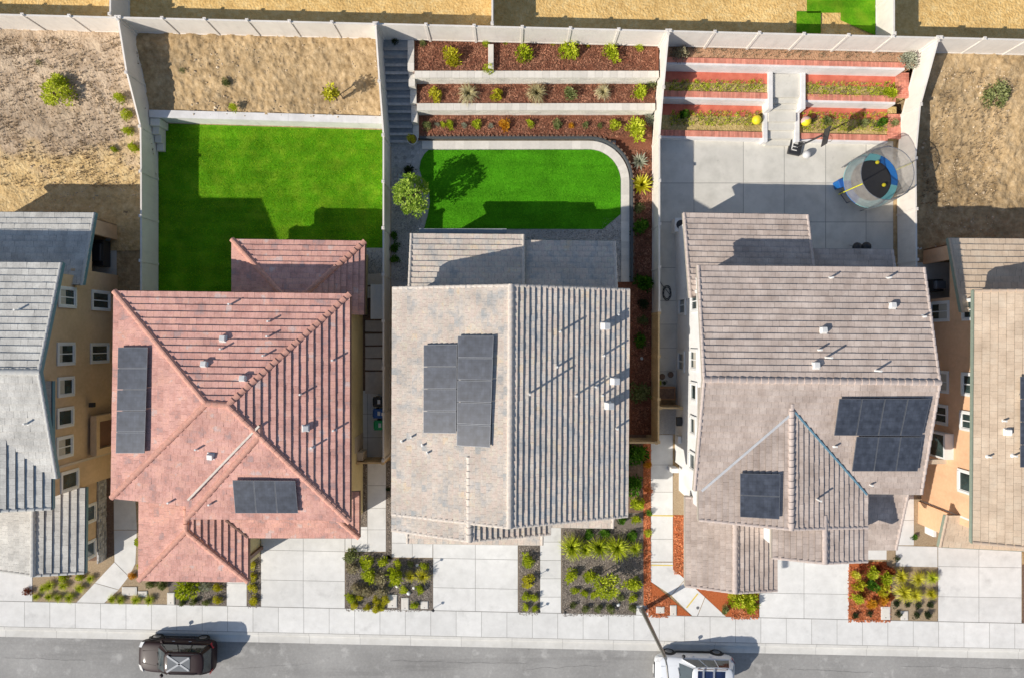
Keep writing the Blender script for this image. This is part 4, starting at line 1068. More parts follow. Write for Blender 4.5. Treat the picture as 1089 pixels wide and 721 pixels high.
# house 4 (taupe)
h = House('house', 'two storey white walled house with brown grey tiled roof below the trampoline patio', P(850, 430), 'roof_taupe', 'ridge_taupe', 'wall_white', 'soffit')
h.add([(742, 283), (983, 285), (980, 525), (738, 521)], 5.6, .24, None, .24, None, over=(.45, .31, .45, .36))
h.add([(744, 412), (922, 414), (922, 561), (743, 553)], 5.58, None, .24, None, .24, nr=(0,), over=(.3, .4, .3, .36), exposure=.29, butt=.07)
h.add([(821, 545), (922, 545), (922, 597), (821, 593)], 5.55, None, .24, None, .24, nr=(0,), over=(.1, .4, .35, .4), exposure=.29, butt=.07)
h.add([(729, 528), (826, 530), (826, 628), (729, 623)], 3.0, None, .27, None, .27, over=(.1, .4, .45, .8), exposure=.30, butt=.07)
h.add([(895, 500), (957, 500), (953, 584), (895, 584)], 3.0, None, None, .27, None, nr=(0,), over=(.1, .35, .4, .2))
h.add([(727, 227), (859, 229), (860, 318), (728, 318)], 3.0, .24, None, None, None, nr=(2,), over=(.4, .2, .05, .25))
h.add([(855, 265), (949, 266), (949, 318), (855, 318)], 2.9, .24, None, None, None, nr=(2,), over=(.3, .35, .05, .1))
h.finish()
h.valley((843, 438), (745.5, 521.5)); h.valley((844.5, 438), (921, 525.5), 'flash_shade', .08)
h.panels([(892.5, 424), (990, 424), (981, 463.5), (887, 463)], 4, 1, off=.26)
h.panels([(911, 464.2), (981.5, 464.5), (976, 501), (906, 501)], 3, 1, off=.26)
h.panels([(787, 503), (830, 504), (829, 552), (787, 549.5)], 1, 2, off=.26)
for q, hh in (((882, 296), .4), ((943, 296), .4), ((981, 337), .3), ((870, 372), .4), ((878, 380), .7), ((931, 394), .55), ((868, 530), .55), ((925, 515), .3), ((887, 474), .3)): h.pipe(*q, h=hh)
for q in ((948, 326), (875, 352), (867, 389)): h.vent(*q)
wx = h.blocks[0].ins[0][0]; wx = h.blocks[0].ins[3][0]
W4 = min(p[0] for p in h.blocks[0].ins)
for y0 in (2.55, -.55): window(h, 'x', (0, 3), y0 - 1.0, y0 - .1, 3.3, 4.5, -1)
for y0 in (-2.3, -4.1, -6.0): window(h, 'x', (0, 3), y0 - .9, y0 - .1, 3.5, 4.5, -1, mull=False)
for y0 in (2.65, -.55): window(h, 'x', (0, 3), y0 - 1.2, y0 - .25, .7, 1.9, -1)
part_box(h, 'side_pier', 'wall_white', W4 - .4, W4 - .01, -7.7, -7.45, 0, 1.0)
part_box(h, 'meter_box', 'vent', W4 - .22, W4 - .01, -5.9, -5.5, 1.0, 1.7, .02)
part_box(h, 'meter_box', 'black', W4 - .3, W4 - .01, -4.9, -4.4, 1.5, 1.8, .02)
part_box(h, 'garage_door', 'trim_white', 14.6, 17.3, -11.6, -11.55, 0, 2.3)
H4 = h
# house 5 (right edge)
h = House('house', 'orange walled two storey house at the right edge with plain tan tiled roof', P(1080, 430), 'roof_tan', 'ridge_tan', 'wall_orange', 'trim_green')
h.add([(1036, 309), (1300, 311), (1300, 585), (1034, 577)], 5.2, None, .27, None, .27, over=(.4, .5, .5, .51), exposure=.36, butt=.03)
h.add([(1000, 545), (1200, 545), (1200, 591), (999, 581)], 3.0, None, None, .27, None, nr=(0,), over=(.1, .4, .5, .6), exposure=.36, butt=.03)
h.add([(1009, 254), (1250, 256), (1250, 335), (1009, 333)], 3.0, .27, None, None, None, nr=(2,), over=(.2, .4, .05, .4), exposure=.36)
h.finish(wall_open={(2, 3)})
WX = 24.27
part_box(h, 'patio_pier', 'wall_orange', WX, WX + .22, 4.4, 5.2, 0, 3.0)
part_box(h, 'patio_pier', 'wall_orange', WX, WX + .22, 1.5, 2.3, 0, 3.8)
part_box(h, 'patio_header', 'wall_orange', WX + .003, WX + .21, 2.3, 4.4, 2.45, 3.2)
window(h, 'x', (0, 3), 1.1, 2.0, .9, 2.35, -1); window(h, 'x', (0, 3), 1.1, 2.0, 3.7, 5.0, -1)
window(h, 'x', (0, 3), -2.9, -1.9, .9, 2.35, -1); window(h, 'x', (0, 3), -2.9, -1.9, 3.7, 5.0, -1)
window(h, 'x', (0, 3), -4.7, -3.8, .9, 2.3, -1); window(h, 'x', (0, 3), -4.75, -3.95, 3.6, 4.9, -1)
window(h, 'x', (0, 3), -8.1, -7.1, 3.45, 4.7, -1, mull=False)
part_box(h, 'bay_box', 'trim_white', WX - .55, WX + .01, -6.6, -5.2, 1.3, 2.9); part_box(h, 'bay_pane', 'pane', WX - .56, WX - .545, -6.5, -5.3, 1.45, 2.75)
part_box(h, 'porch_beam', 'wall_beige', WX - 1.2, WX, -6.95, -6.7, 2.0, 2.3)
part_box(h, 'meter_box', 'vent', WX - .25, WX, -10.5, -9.9, .8, 1.7, .02); part_box(h, 'meter_box', 'trim_white', WX - .2, WX, -11.3, -10.8, .5, 1.3, .02)
part_box(h, 'downpipe', 'trim_white', WX - .1, WX - .02, -9.6, -9.5, 0, 5)
h.panels([(1085, 400), (1121, 400), (1121, 497), (1085, 497)], 1, 4)
for q, hh in (((1066, 447), .3), ((1050, 485), .3), ((1077, 484), .3)): h.pipe(*q, h=hh)
h.vent(1071, 459)
H5 = h
# ---------------------------------------------------------------- plants
ORD = ['first', 'second', 'third', 'fourth', 'fifth', 'sixth', 'seventh', 'eighth', 'ninth', 'tenth', 'eleventh', 'twelfth', 'thirteenth', 'fourteenth', 'fifteenth', 'sixteenth']
def link_mesh(name, me, loc, rz=0, sc=(1, 1, 1), **tags):
    o = bpy.data.objects.new(name, me); COL.objects.link(o); o.location = loc; o.rotation_euler = (0, 0, rz); o.scale = sc
    return tag(o, **tags)
def leaf(mb, c, d, up, l, w, tint):
    """one folded leaf, tip pointing along d"""
    sd = d.cross(up)
    if sd.length < 1e-3: sd = Vector((1, 0, 0))
    sd = sd.normalized() * w / 2; nrm = sd.cross(d).normalized()
    m = c + d * l * .45 + nrm * l * .10
    mb.face([c, m + sd, c + d * l - nrm * l * .08, m - sd], tint)
def rvec():
    while True:
        v = Vector((random.uniform(-1, 1), random.uniform(-1, 1), random.uniform(-1, 1)))
        if .05 < v.length < 1: return v.normalized()
def bush_mesh(name, mat, n=330, l=.17, w=.085, flat=.75, clumps=9):
    """unit-radius shrub: leaves gathered in uneven clumps with gaps, woody stems inside"""
    mb = MB(); mb.weld = False
    cl = []
    for k in range(clumps):
        v = rvec(); v.z = abs(v.z) * .8 + .1
        cl.append((Vector((v.x * random.uniform(.35, .68), v.y * random.uniform(.35, .68), v.z * flat * random.uniform(.5, .8))), random.uniform(.26, .46), random.uniform(-.15, .15)))
    cl.append((Vector((0, 0, flat * .6)), .45, .05))
    for k in range(n):
        c, r, t = random.choice(cl)
        d = rvec(); p = c + d * r * random.uniform(.55, 1.05); p.z = max(.02, p.z)
        o = (d + Vector((0, 0, .55)) + rvec() * .6).normalized()
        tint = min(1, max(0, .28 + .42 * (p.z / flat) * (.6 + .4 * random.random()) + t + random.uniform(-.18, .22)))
        leaf(mb, p, o, Vector((0, 0, 1)), l * random.uniform(.7, 1.3), w * random.uniform(.8, 1.2), tint)
    for c, r, t in cl:
        mb.tube((0, 0, 0), c, .022, .01, 5, .05, 0, False)
    return mb.mesh(name, M[mat])
def grass_mesh(name, mat, n=150, h=.75, droop=.8, w=.028):
    """arching grass clump of unit radius"""
    mb = MB(); mb.weld = False
    for k in range(n):
        a = random.uniform(0, 6.283); r = random.uniform(.35, 1.05); hh = h * random.uniform(.5, 1.1) * (1.15 - r * .4)
        d = Vector((math.cos(a), math.sin(a), 0)); sd = Vector((-d.y, d.x, 0)) * w * random.uniform(.7, 1.3)
        o = d * random.uniform(0, .12); tint = random.uniform(.15, .95)
        pts = [o, o + d * r * .3 + Vector((0, 0, hh * .75)), o + d * r * .68 + Vector((0, 0, hh * 1.0)), o + d * r + Vector((0, 0, hh * (1 - droop * .6)))]
        for j in range(3):
            s0, s1 = (1 - j * .25), (1 - (j + 1) * .3)
            mb.face([pts[j] - sd * s0, pts[j] + sd * s0, pts[j + 1] + sd * s1, pts[j + 1] - sd * s1], tint * (.6 + .2 * j))
    return mb.mesh(name, M[mat])
def rosette_mesh(name, mat, n=34, h=.6):
    mb = MB(); mb.weld = False
    for k in range(n):
        a = k * 2.4; e = .15 + .85 * (k / n); d = Vector((math.cos(a) * (1 - e * .75), math.sin(a) * (1 - e * .75), h * (.25 + e))).normalized()
        L_ = random.uniform(.85, 1.05) * (1 - .25 * e); sd = Vector((-math.sin(a), math.cos(a), 0)) * .085; t = random.uniform(.2, .9)
        b = Vector((0, 0, .03)); m = b + d * L_ * .5
        mb.face([b - sd * .7, b + sd * .7, m + sd, m - sd], t); mb.face([m - sd, m + sd, b + d * L_], t * 1.1 if t < .9 else t)
    return mb.mesh(name, M[mat])
M['leaf_limelight'] = leaf_mat('leaf_limelight', [(0, (.06, .14, .01)), (.5, (.28, .44, .04)), (1, (.58, .70, .14))])
BK = {}
for k in ('lime', 'yellow', 'green', 'olive', 'pink', 'red', 'orange', 'silver', 'dark'):
    BK[k] = [bush_mesh('shrub_' + k, 'leaf_' + k, n=420, l=.26, w=.11) for _ in range(3)]
GK = {'lgrass': [grass_mesh('grass_clump_lime', 'leaf_lime', 190) for _ in range(2)], 'ygrass': [grass_mesh('grass_clump_yellow', 'leaf_yellow', 190) for _ in range(3)],
      'straw': [grass_mesh('grass_clump_straw', 'leaf_straw', 210) for _ in range(2)], 'ggrass': [grass_mesh('grass_clump_green', 'leaf_green', 150) for _ in range(2)]}
AG = {'agave': [rosette_mesh('agave', 'leaf_silver')], 'yucca': [rosette_mesh('yucca', 'leaf_yellow', 40)]}
DESC = {'lime': 'lime shrub', 'yellow': 'yellow shrub', 'green': 'green shrub', 'olive': 'olive shrub', 'pink': 'mauve shrub', 'red': 'dark red shrub', 'orange': 'orange shrub',
        'silver': 'silvery shrub', 'dark': 'dark shrub', 'lgrass': 'lime grass clump', 'ygrass': 'yellow grass clump', 'straw': 'straw grass clump', 'ggrass': 'green grass tuft', 'agave': 'silvery agave', 'yucca': 'yellow yucca'}
def size_word(r): return 'tiny ' if r < 3.4 else 'small ' if r < 5 else '' if r < 8.5 else 'large '
def plant(kind, px, py, r, z=0.0, label=None, group=None, hs=1.0):
    src = BK.get(kind) or GK.get(kind) or AG.get(kind); me = random.choice(src)
    nm = 'shrub' if kind in BK else 'grass_clump' if kind in GK else 'agave'
    cat = 'shrub' if kind in BK else 'grass clump' if kind in GK else 'agave'
    r = r * (1.13 if r < 9 else 1.2); R = r / 18.0; zz = R * .55 * hs
    p = P(px, py, z + zz); s = R * 1.08
    return link_mesh(nm, me, (p.x, p.y, z), random.uniform(0, 6.28), (s * random.uniform(.92, 1.08), s * random.uniform(.92, 1.08), s * hs * 1.2 * random.uniform(.85, 1.15)), label=label, cat=cat, group=group)
def row(where, items, z=0.0, group=None, hs=1.0):
    items = sorted(items, key=lambda i: i[1])
    for n, it in enumerate(items):
        k, x, y, r = it[:4]
        h = it[4] if len(it) > 4 else hs
        plant(k, x, y, r, z, '%s%s, %s from left, %s' % (size_word(r), DESC[k], ORD[n], where), group, h)
G3 = 'shrubs and grasses in the bark terraces'
row('the top bark terrace', [('olive', 449, 46, 4), ('yellow', 478, 60, 9), ('lime', 516, 46, 4), ('lime', 520.5, 72, 5.5), ('lime', 538.5, 43.5, 3.5), ('lime', 557, 54.5, 8.5), ('yellow', 588, 44, 3.5), ('lime', 607, 54.5, 9), ('yellow', 625, 47.5, 3), ('lime', 650.5, 55, 8.5), ('lime', 680, 50, 4.5)], 2.12, G3)
row('the middle bark terrace', [('yellow', 463, 101, 7), ('straw', 498, 99, 10), ('yellow', 527.6, 101.5, 6.5), ('straw', 571, 99, 9.5), ('olive', 607, 99.5, 7), ('straw', 641.5, 98, 8), ('lime', 681.5, 98.5, 8), ('olive', 693, 89.5, 6)], 1.16, G3)
row('the bottom bark bed above the lawn', [('olive', 454, 134, 5), ('silver', 465, 133, 3), ('lime', 471, 133, 3), ('lime', 478, 132.5, 5), ('silver', 494, 134, 3.2), ('lime', 507, 133.5, 5), ('silver', 522, 134.5, 3.2), ('orange', 537, 132.5, 6.5), ('lime', 564, 132, 4.5), ('olive', 592, 132, 5.5), ('orange', 607, 134, 3), ('olive', 623, 133.5, 4), ('olive', 638, 134, 3), ('lime', 653, 134, 6), ('lime', 677.5, 136, 11), ('silver', 693, 126, 6)], .28, G3)
GS = 'plants in the narrow bark bed beside the fence'
for n, (k, x, y, r) in enumerate([('agave', 681, 171, 9), ('yucca', 683, 196, 12), ('olive', 680, 222, 6), ('green', 682, 242, 9), ('green', 683, 301, 10), ('dark', 685, 324, 6), ('olive', 684, 341, 6), ('green', 680, 363, 8), ('olive', 681, 416, 11)]):
    plant(k, x, y, r, .0, '%s%s, %s from top in the dark bark bed by the fence' % (size_word(r), DESC[k], ORD[n]), GS)
for n, (k, x, y, r) in enumerate([('green', 676, 482, 13), ('orange', 689, 494, 4), ('green', 675.5, 517, 10), ('red', 689.5, 521, 5), ('lime', 677, 536, 8), ('green', 690, 546, 4), ('lime', 676.5, 552, 5), ('lime', 689, 568, 4), ('green', 673, 571, 5)]):
    plant(k, x, y, r, .0, '%s%s, %s down from the orange wooden fence by the walkway' % (size_word(r), DESC[k], ORD[n]), 'plants between the middle houses')
G2 = 'plants in the dark gravel bed between the wide driveways'
row('the gravel bed left of the centre driveway, back row', [('olive', 373.6, 592, 8), ('lime', 391, 598, 7.5), ('lime', 406.6, 598, 6), ('lime', 423, 600, 5), ('olive', 436.6, 600, 4), ('lime', 451.4, 602.5, 4.5)], .0, G2)
row('the gravel bed left of the centre driveway, middle row', [('pink', 375, 605, 7), ('lime', 392, 611.5, 8), ('pink', 405, 615.5, 8), ('lime', 420.7, 613.5, 9.5, 1.2), ('ygrass', 436.6, 613, 6.5), ('ygrass', 449.8, 612.5, 8)], .0, G2)
row('the gravel bed left of the centre driveway, third row', [('pink', 379, 626, 7), ('pink', 389, 628, 7.5), ('pink', 405, 629, 7), ('lime', 429, 626, 4.5), ('lime', 446.7, 627, 5)], .0, G2)
row('the gravel bed left of the centre driveway, front row', [('lime', 373, 637, 5.5), ('yellow', 376.8, 644.5, 4.5), ('yellow', 382, 636, 4.5), ('yellow', 390, 646, 4), ('yellow', 398.5, 647, 4.5), ('yellow', 400, 638, 4.5), ('yellow', 405.6, 646, 4), ('yellow', 409.5, 638.5, 5), ('lime', 440, 644, 4.5)], .0, G2)
row('the thin gravel strip right of the centre driveway', [('lime', 558.4, 635, 4.5), ('lime', 559.2, 646, 4), ('lime', 561, 597, 7), ('yellow', 562, 618, 7), ('lime', 568.2, 635.5, 4.5), ('lime', 569, 646.5, 4)], .0, 'shrubs in the thin gravel strip')
GB = 'plants in the dark gravel garden right of the centre walkway'
row('the grass row right of the centre walkway', [('lgrass', 608.6, 582, 12), ('lgrass', 622.5, 584.5, 8), ('lgrass', 637.6, 582, 11), ('lgrass', 656.6, 583, 12), ('lgrass', 675.7, 583.5, 8)], .0, GB)
row('the shrubs behind the yellow grasses near the house', [('green', 626, 568, 6), ('green', 643.7, 568, 5.5), ('green', 662, 553, 5), ('green', 673, 569.5, 5.5)], .0, GB)
row('the garden right of the walkway, middle row', [('lime', 608, 612, 7), ('lime', 627.7, 612.5, 7.5), ('lime', 674, 622, 8)], .0, GB)
row('the garden right of the walkway, second lowest row', [('lime', 611, 628, 4), ('lime', 622, 631, 4.5), ('lime', 632, 632.5, 4.5), ('olive', 660, 635, 4.5), ('lime', 673.5, 636, 4.5)], .0, GB)
row('the garden right of the walkway, lowest row', [('olive', 610, 644, 4), ('olive', 623, 647.5, 4.5), ('olive', 636, 647, 4.5), ('olive', 649, 648, 5), ('olive', 672.6, 647.5, 4.5)], .0, GB)
GR = 'shrubs massed in the orange bark bed on the right'
row('the back row of the right orange bark bed', [('yellow', 911.5, 611, 5.5), ('red', 919.5, 605, 6), ('lime', 928, 610, 7.5), ('red', 937.7, 604, 6), ('red', 947, 607.5, 5.5)], .0, GR)
row('the middle row of the right orange bark bed', [('yellow', 914, 623, 7), ('red', 919.5, 630, 5), ('green', 929, 622.5, 7), ('lime', 943, 615.5, 7.5), ('yellow', 941, 628, 7)], .0, GR)
row('the front row of the right orange bark bed', [('lime', 913, 637, 6.5), ('orange', 927.5, 641.5, 6), ('orange', 939.5, 638, 6), ('red', 947, 634.5, 4.5)], .0, GR)
row('the very front of the right orange bark bed', [('dark', 910, 654, 3.5), ('dark', 925, 652.6, 3.5)], .0, GR)
GT = 'grasses and tufts in the tan gravel bed on the right'
row('the back row of the right tan gravel bed', [('ygrass', 958.7, 613, 8), ('ygrass', 977.6, 616, 8.5), ('lgrass', 992, 614.5, 7)], .0, GT)
row('the middle row of the right tan gravel bed', [('ygrass', 961, 630, 9), ('ygrass', 973.5, 633, 8.5), ('ygrass', 991, 632, 7)], .0, GT)
row('the tuft row of the right tan gravel bed', [('dark', 953, 642.5, 4), ('dark', 965, 643, 3), ('dark', 976, 643.5, 3.5), ('dark', 990, 642.5, 4)], .0, GT)
row('the front row of the right tan gravel bed', [('dark', 956.5, 653, 3.5), ('dark', 974.5, 654, 4), ('dark', 987, 653.5, 4)], .0, GT)
row('the orange bark bed left of the right driveway', [('olive', 771, 648, 5), ('yellow', 779, 633, 5), ('lime', 786, 640, 8.5), ('lime', 796, 636, 8.5), ('lime', 799, 645, 8)], .0, 'shrubs left of the right driveway')
GL = 'shrubs and grasses in the left front beds'
row('the back row of the left edge front bed', [('lgrass', 52, 623, 6), ('lime', 66, 614.5, 5), ('lime', 84, 614, 4.5), ('lgrass', 96, 615, 4.5)], .0, GL)
row('the middle row of the left edge front bed', [('lgrass', 45, 626, 4.5), ('lgrass', 66.5, 623, 5.5), ('lgrass', 84.5, 625.5, 5.5)], .0, GL)
row('the front row of the left edge front bed', [('lgrass', 38, 634.5, 4.5), ('lgrass', 52, 634.5, 5), ('lgrass', 61.5, 635.6, 5), ('lgrass', 73.5, 635.6, 6)], .0, GL)
row('the front row of the bed under the red roof', [('lgrass', 119, 637, 5), ('lgrass', 128, 638, 5), ('lgrass', 144.5, 638, 5.5), ('lgrass', 158.5, 638, 5.5), ('olive', 193, 641, 3.5), ('olive', 206, 640, 4), ('olive', 219, 640.5, 4), ('yellow', 231, 637.5, 4.5)], .0, GL)
row('the back row of the bed under the red roof', [('orange', 140, 612, 4), ('yellow', 148, 603, 3.5), ('olive', 160, 622, 5), ('olive', 171, 622, 5.5), ('lime', 195, 629, 11.5), ('silver', 218, 624, 6.5), ('yellow', 231, 624.5, 4.5)], .0, GL)
for n, y in enumerate((601.5, 614, 625.5, 638)): plant('yellow', 268.5, y, 5, 0, '%s of four yellow shrubs down the strip beside the red roofed house driveway' % ORD[n], 'four yellow shrubs in the driveway strip', .9)
# lone plants
plant('green', 419.5, 251, 5, 0, 'narrow green hedge plant by the pale fence, upper of three', 'narrow hedge by the pale fence'); plant('green', 419.5, 263, 5.5, 0, 'narrow green hedge plant by the pale fence, middle of three', 'narrow hedge by the pale fence'); plant('green', 419.5, 276, 5, 0, 'narrow green hedge plant by the pale fence, lowest of three', 'narrow hedge by the pale fence')
plant('dark', 435, 181, 6, 0, 'dark small shrub on the flagstones above the big lime tree'); plant('dark', 421, 44, 5, 2.1, 'dark shrub at the very top of the shaded garden steps')
plant('pink', 725, 57, 8, 2.12, 'purple grey shrub in the left corner of the top weedy terrace'); plant('green', 728, 121, 5.5, .38, 'green sapling in the shaded left end of the lowest weedy terrace', hs=1.5)
plant('lime', 948, 99, 7, 1.2, 'lime green shrub at the right end of the middle weedy terrace'); plant('green', 938, 131, 6, .38, 'green shrub at the right end of the lowest weedy terrace')
plant('olive', 920, 131, 5, .38, 'olive shrub in the right half of the lowest weedy terrace'); plant('olive', 880, 129, 5, .38, 'thin olive weed clump near the basketball hoop shadow'); plant('silver', 968, 64, 8, 2.12, 'silvery shrub at the right end of the top weedy terrace')
plant('olive', 951, 131, 5, .38, 'faded brown green shrub beside the brick border'); plant('lime', 248, 114, 5, 1.3, 'small lime weed on the dirt bank above the long white wall'); plant('olive', 194, 75, 4, 1.7, 'tiny weed near the shaded left end of the dirt bank'); plant('olive', 240, 87, 4.5, 1.6, 'small olive weed in the middle of the dirt bank')
plant('dark', 112, 114, 7, .8, 'dark round shrub in the scrubby left lot near the fence'); plant('olive', 43, 68, 5, 1.9, 'small olive weed clump high in the scrubby left lot')
for n, (x, y, r) in enumerate(((127, 104, 6), (133, 123, 5.5), (136, 140, 5), (141, 157, 6), (121, 159, 4))): plant('lime', x, y, r, max(0, 2.2 * sst(8, 17, (360 - y) / 18.)), '%s lime weed from the top along the tan fence in the scrubby lot' % ORD[n], 'lime weeds along the tan fence')
plant('green', 973, 571, 3.5, 0, 'small dark green plant halfway down the path beside the orange house'); plant('dark', 954, 594, 3, 0, 'tiny dark plant by the corner of the right front path'); plant('lime', 147, 577, 4, 0, 'small lime plant beside the shaded left walkway'); plant('red', 28.5, 629, 4.5, 0, 'dark red brown shrub at the corner of the left driveway')
for n, (x, y) in enumerate(((418, 560), (412.5, 520))): plant('dark', x, y, 2.5, 0, 'tiny dark weed in the gravel strip, %s' % ('lower one' if n == 0 else 'upper one'))

def crown_mesh(name, mat, n, rx, ry, rz, zc, l=.12, w=.07, clumps=16, zmin=.25, cr=1.0):
    mb = MB(); mb.weld = False; cl = []
    for k in range(clumps):
        v = rvec(); cl.append((Vector((v.x * rx * .68, v.y * ry * (.68 if cr == 1 else .85), zc + v.z * rz * .62)), random.uniform(.2, .36) * cr * (rx + ry) / 2 * 1.25, random.uniform(-.15, .15)))
    for k in range(n):
        c, r, t = random.choice(cl); d = rvec(); p = c + d * r * random.uniform(.45, 1.08)
        o = (d + Vector((0, 0, .4)) + rvec() * .7).normalized()
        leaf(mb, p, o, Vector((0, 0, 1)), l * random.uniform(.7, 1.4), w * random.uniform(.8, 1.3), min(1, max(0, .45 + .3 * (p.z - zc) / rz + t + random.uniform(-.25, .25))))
    return mb, cl
def tree(name, label, px, py, z0, h, r, mat, n=900, zc=None, rz=None, stems=1, l=.13, group=None, stakes=False, clumps=16, cr=1.0):
    zc = zc or h * .7; rz = rz or r * .75
    p = P(px, py, z0 + zc); base = Vector((p.x, p.y, z0))
    t = bpy.data.objects.new(name, None); COL.objects.link(t); t.location = base; tag(t, label, 'tree', group)
    mb, cl = crown_mesh('crown', mat, n, r, r, rz, zc, l, l * .55, clumps, cr=cr)
    c = mb.build('crown', M[mat]); c.parent = t
    tr = MB(); tr.weld = False
    for s in range(stems):
        o = Vector((random.uniform(-.15, .15), random.uniform(-.15, .15), 0)) * (stems > 1)
        f = Vector((o.x * 1.5, o.y * 1.5, zc * .6)); tr.tube(o, f, .06, .045, 8)
        for k in cl[s::stems]:
            m = f.lerp(k[0], .5) + Vector((0, 0, .05)); tr.tube(f, m, .03, .02, 6, None, 0, False); tr.tube(m, k[0], .02, .008, 5, None, 0, False)
    q = tr.build('trunk', M['bark']); q.parent = t
    if stakes:
        for dx in (-.35, .35):
            s = MB(); s.tube((dx, .1, 0), (dx, .1, 1.7), .03, .03, 8); s = s.build('stake', M['bark']); s.parent = t
    return t
tree('young_tree', 'bushy lime green young tree beside the curved edge of the small lawn', 438, 209, 0, 2.9, 1.22, 'leaf_limelight', 2300, zc=1.85, rz=1.3, l=.15, clumps=44, cr=.48)
tree('young_tree', 'bright lime staked young tree in the dark gravel garden near the street', 645.5, 622, 0, 2.0, .8, 'leaf_lime', 900, zc=1.35, rz=.5, stems=3, l=.13, stakes=True)
tree('desert_shrub_tree', 'olive lime bushy tree in the scrubby left lot', 62, 100, 1.0, 1.7, 1.0, 'leaf_lime', 1900, zc=.9, rz=.8, stems=3, l=.13, clumps=24, cr=.75)
tree('young_tree', 'thin spiky yellow green sapling with two stakes on the bare dirt bank', 352, 98, 1.5, 1.9, .42, 'leaf_yellow', 260, zc=1.3, rz=.55, l=.16, stakes=True)
tree('desert_shrub_tree', 'green bushy tree on the dirt yard at the right edge', 1058, 98, 1.0, 1.5, .9, 'leaf_olive', 1300, zc=.7, rz=.5, stems=3, l=.13, clumps=26, cr=.7)

# ---------------------------------------------------------------- loose ground cover (nobody could count it)
def scatter(name, label_cat, mat, regions, n, fn, seed=1):
    random.seed(seed); mb = MB(); mb.weld = False
    tot = sum(abs((x1 - x0) * (y1 - y0)) for x0, x1, y0, y1, z in regions)
    for x0, x1, y0, y1, z in regions:
        for k in range(int(n * abs((x1 - x0) * (y1 - y0)) / tot)):
            px, py = random.uniform(x0, x1), random.uniform(y0, y1)
            if callable(z) and noise.noise(Vector((px * .035, py * .05, seed))) < random.uniform(-.45, .25): continue
            p = P(px, py, z(px, py) if callable(z) else z)
            if callable(z): p.z = z(p.x, p.y)
            fn(mb, p)
    o = mb.build(name, M[mat]); tag(o, None, None, None, 'stuff'); o['label'] = label_cat[0]; o['category'] = label_cat[1]; return o
def chip(mb, p):
    a = random.uniform(0, 6.28); l = random.uniform(.03, .07); w = random.uniform(.012, .025); d = Vector((math.cos(a), math.sin(a), random.uniform(-.25, .35))) * l; s = Vector((-math.sin(a), math.cos(a), random.uniform(-.4, .4))) * w
    p = p + Vector((0, 0, random.uniform(.012, .035))); mb.face([p - d - s, p + d - s, p + d + s, p - d + s])
def stonelet(mb, p):
    r = random.uniform(.02, .045); h = r * .8; a = random.uniform(0, 6.28)
    b = [p + Vector((math.cos(a + k * 1.57) * r, math.sin(a + k * 1.57) * r * .8, 0)) for k in range(4)]; t = p + Vector((0, 0, h)); tt = random.random()
    for k in range(4): mb.face([b[k], b[(k + 1) % 4], t], tt)
def tuft(mb, p, s=1.0):
    n = random.randint(5, 9); h = random.uniform(.08, .2) * s
    for k in range(n):
        a = random.uniform(0, 6.28); d = Vector((math.cos(a), math.sin(a), 0)); sd = Vector((-d.y, d.x, 0)) * .012
        q = p + d * h * .6 + Vector((0, 0, h)); mb.face([p - sd, p + sd, q], random.random())
def clod(mb, p):
    r = abs(random.gauss(0, .03)) + .015; a = random.uniform(0, 6.28); t = random.random(); tp = p + Vector((random.uniform(-.02, .02), random.uniform(-.02, .02), r * .9))
    b = [p + Vector((math.cos(a + k * 1.257) * r * random.uniform(.7, 1.2), math.sin(a + k * 1.257) * r * random.uniform(.7, 1.2), -.02)) for k in range(5)]
    for k in range(5): mb.face([b[k], b[(k + 1) % 5], tp], t)
M['leaf_dry'] = leaf_mat('dry_stalks', [(0, (.16, .11, .06)), (.5, (.36, .27, .17)), (1, (.60, .49, .33))])
M['chip_red'] = noise_mat('bark_chip', [(.3, (.16, .055, .03)), (.7, (.42, .20, .12))], scale=3, attr='tint', attr_amt=.6)
M['chip_orange'] = noise_mat('orange_chip', [(.3, (.42, .10, .03)), (.7, (.66, .26, .12))], scale=3, attr='tint', attr_amt=.45)
M['pebble'] = noise_mat('pebbles', [(.3, (.17, .14, .115)), (.7, (.44, .39, .33))], scale=3, attr='tint', attr_amt=.7)
M['pebble_light'] = noise_mat('light_pebbles', [(.3, (.32, .31, .29)), (.7, (.56, .54, .51))], scale=3, attr='tint', attr_amt=.5)
M['clod'] = noise_mat('dirt_clod', [(.3, (.50, .39, .26)), (.7, (.64, .52, .37))], scale=3, attr='tint', attr_amt=.25)
scatter('bark_chips', ('loose red bark chips covering the terraces and the side bed', 'bark chips'), 'chip_red', [(441, 697, 44, 76, 2.13), (441, 697, 90, 110, 1.17), (448, 690, 124, 146, .29), (672, 693, 160, 460, .02)], 15000, chip)
scatter('bark_chips', ('loose orange bark chips in the front beds of the right houses', 'bark chips'), 'chip_orange', [(685, 692, 470, 655, .01), (716.5, 728, 549, 610, .01), (778, 806, 632, 658, .01), (902, 947, 603, 661, .01), (693, 712, 634, 656, .01)], 5500, chip, 2)
scatter('gravel_stones', ('loose dark gravel in the front garden beds', 'gravel'), 'pebble', [(368, 459, 595, 650, .005), (368, 409, 588, 595, .005), (552, 573, 580, 654, .005), (598, 683, 562, 642, .005), (598, 675, 642, 655, .005), (191, 240, 620, 643, .005), (264, 276.5, 590, 646, .005), (384, 390, 486, 558, .008), (411.5, 416, 492, 590, .005)], 16000, stonelet, 3)
scatter('gravel_stones', ('loose grey stones on the gravel beside the small lawn', 'gravel'), 'pebble_light', [(418, 446, 180, 300, .01), (560, 660, 245, 256, .01), (389, 412, 266, 292, .01), (430, 450, 225, 247, .01), (640, 660, 232, 300, .01)], 5000, stonelet, 4)
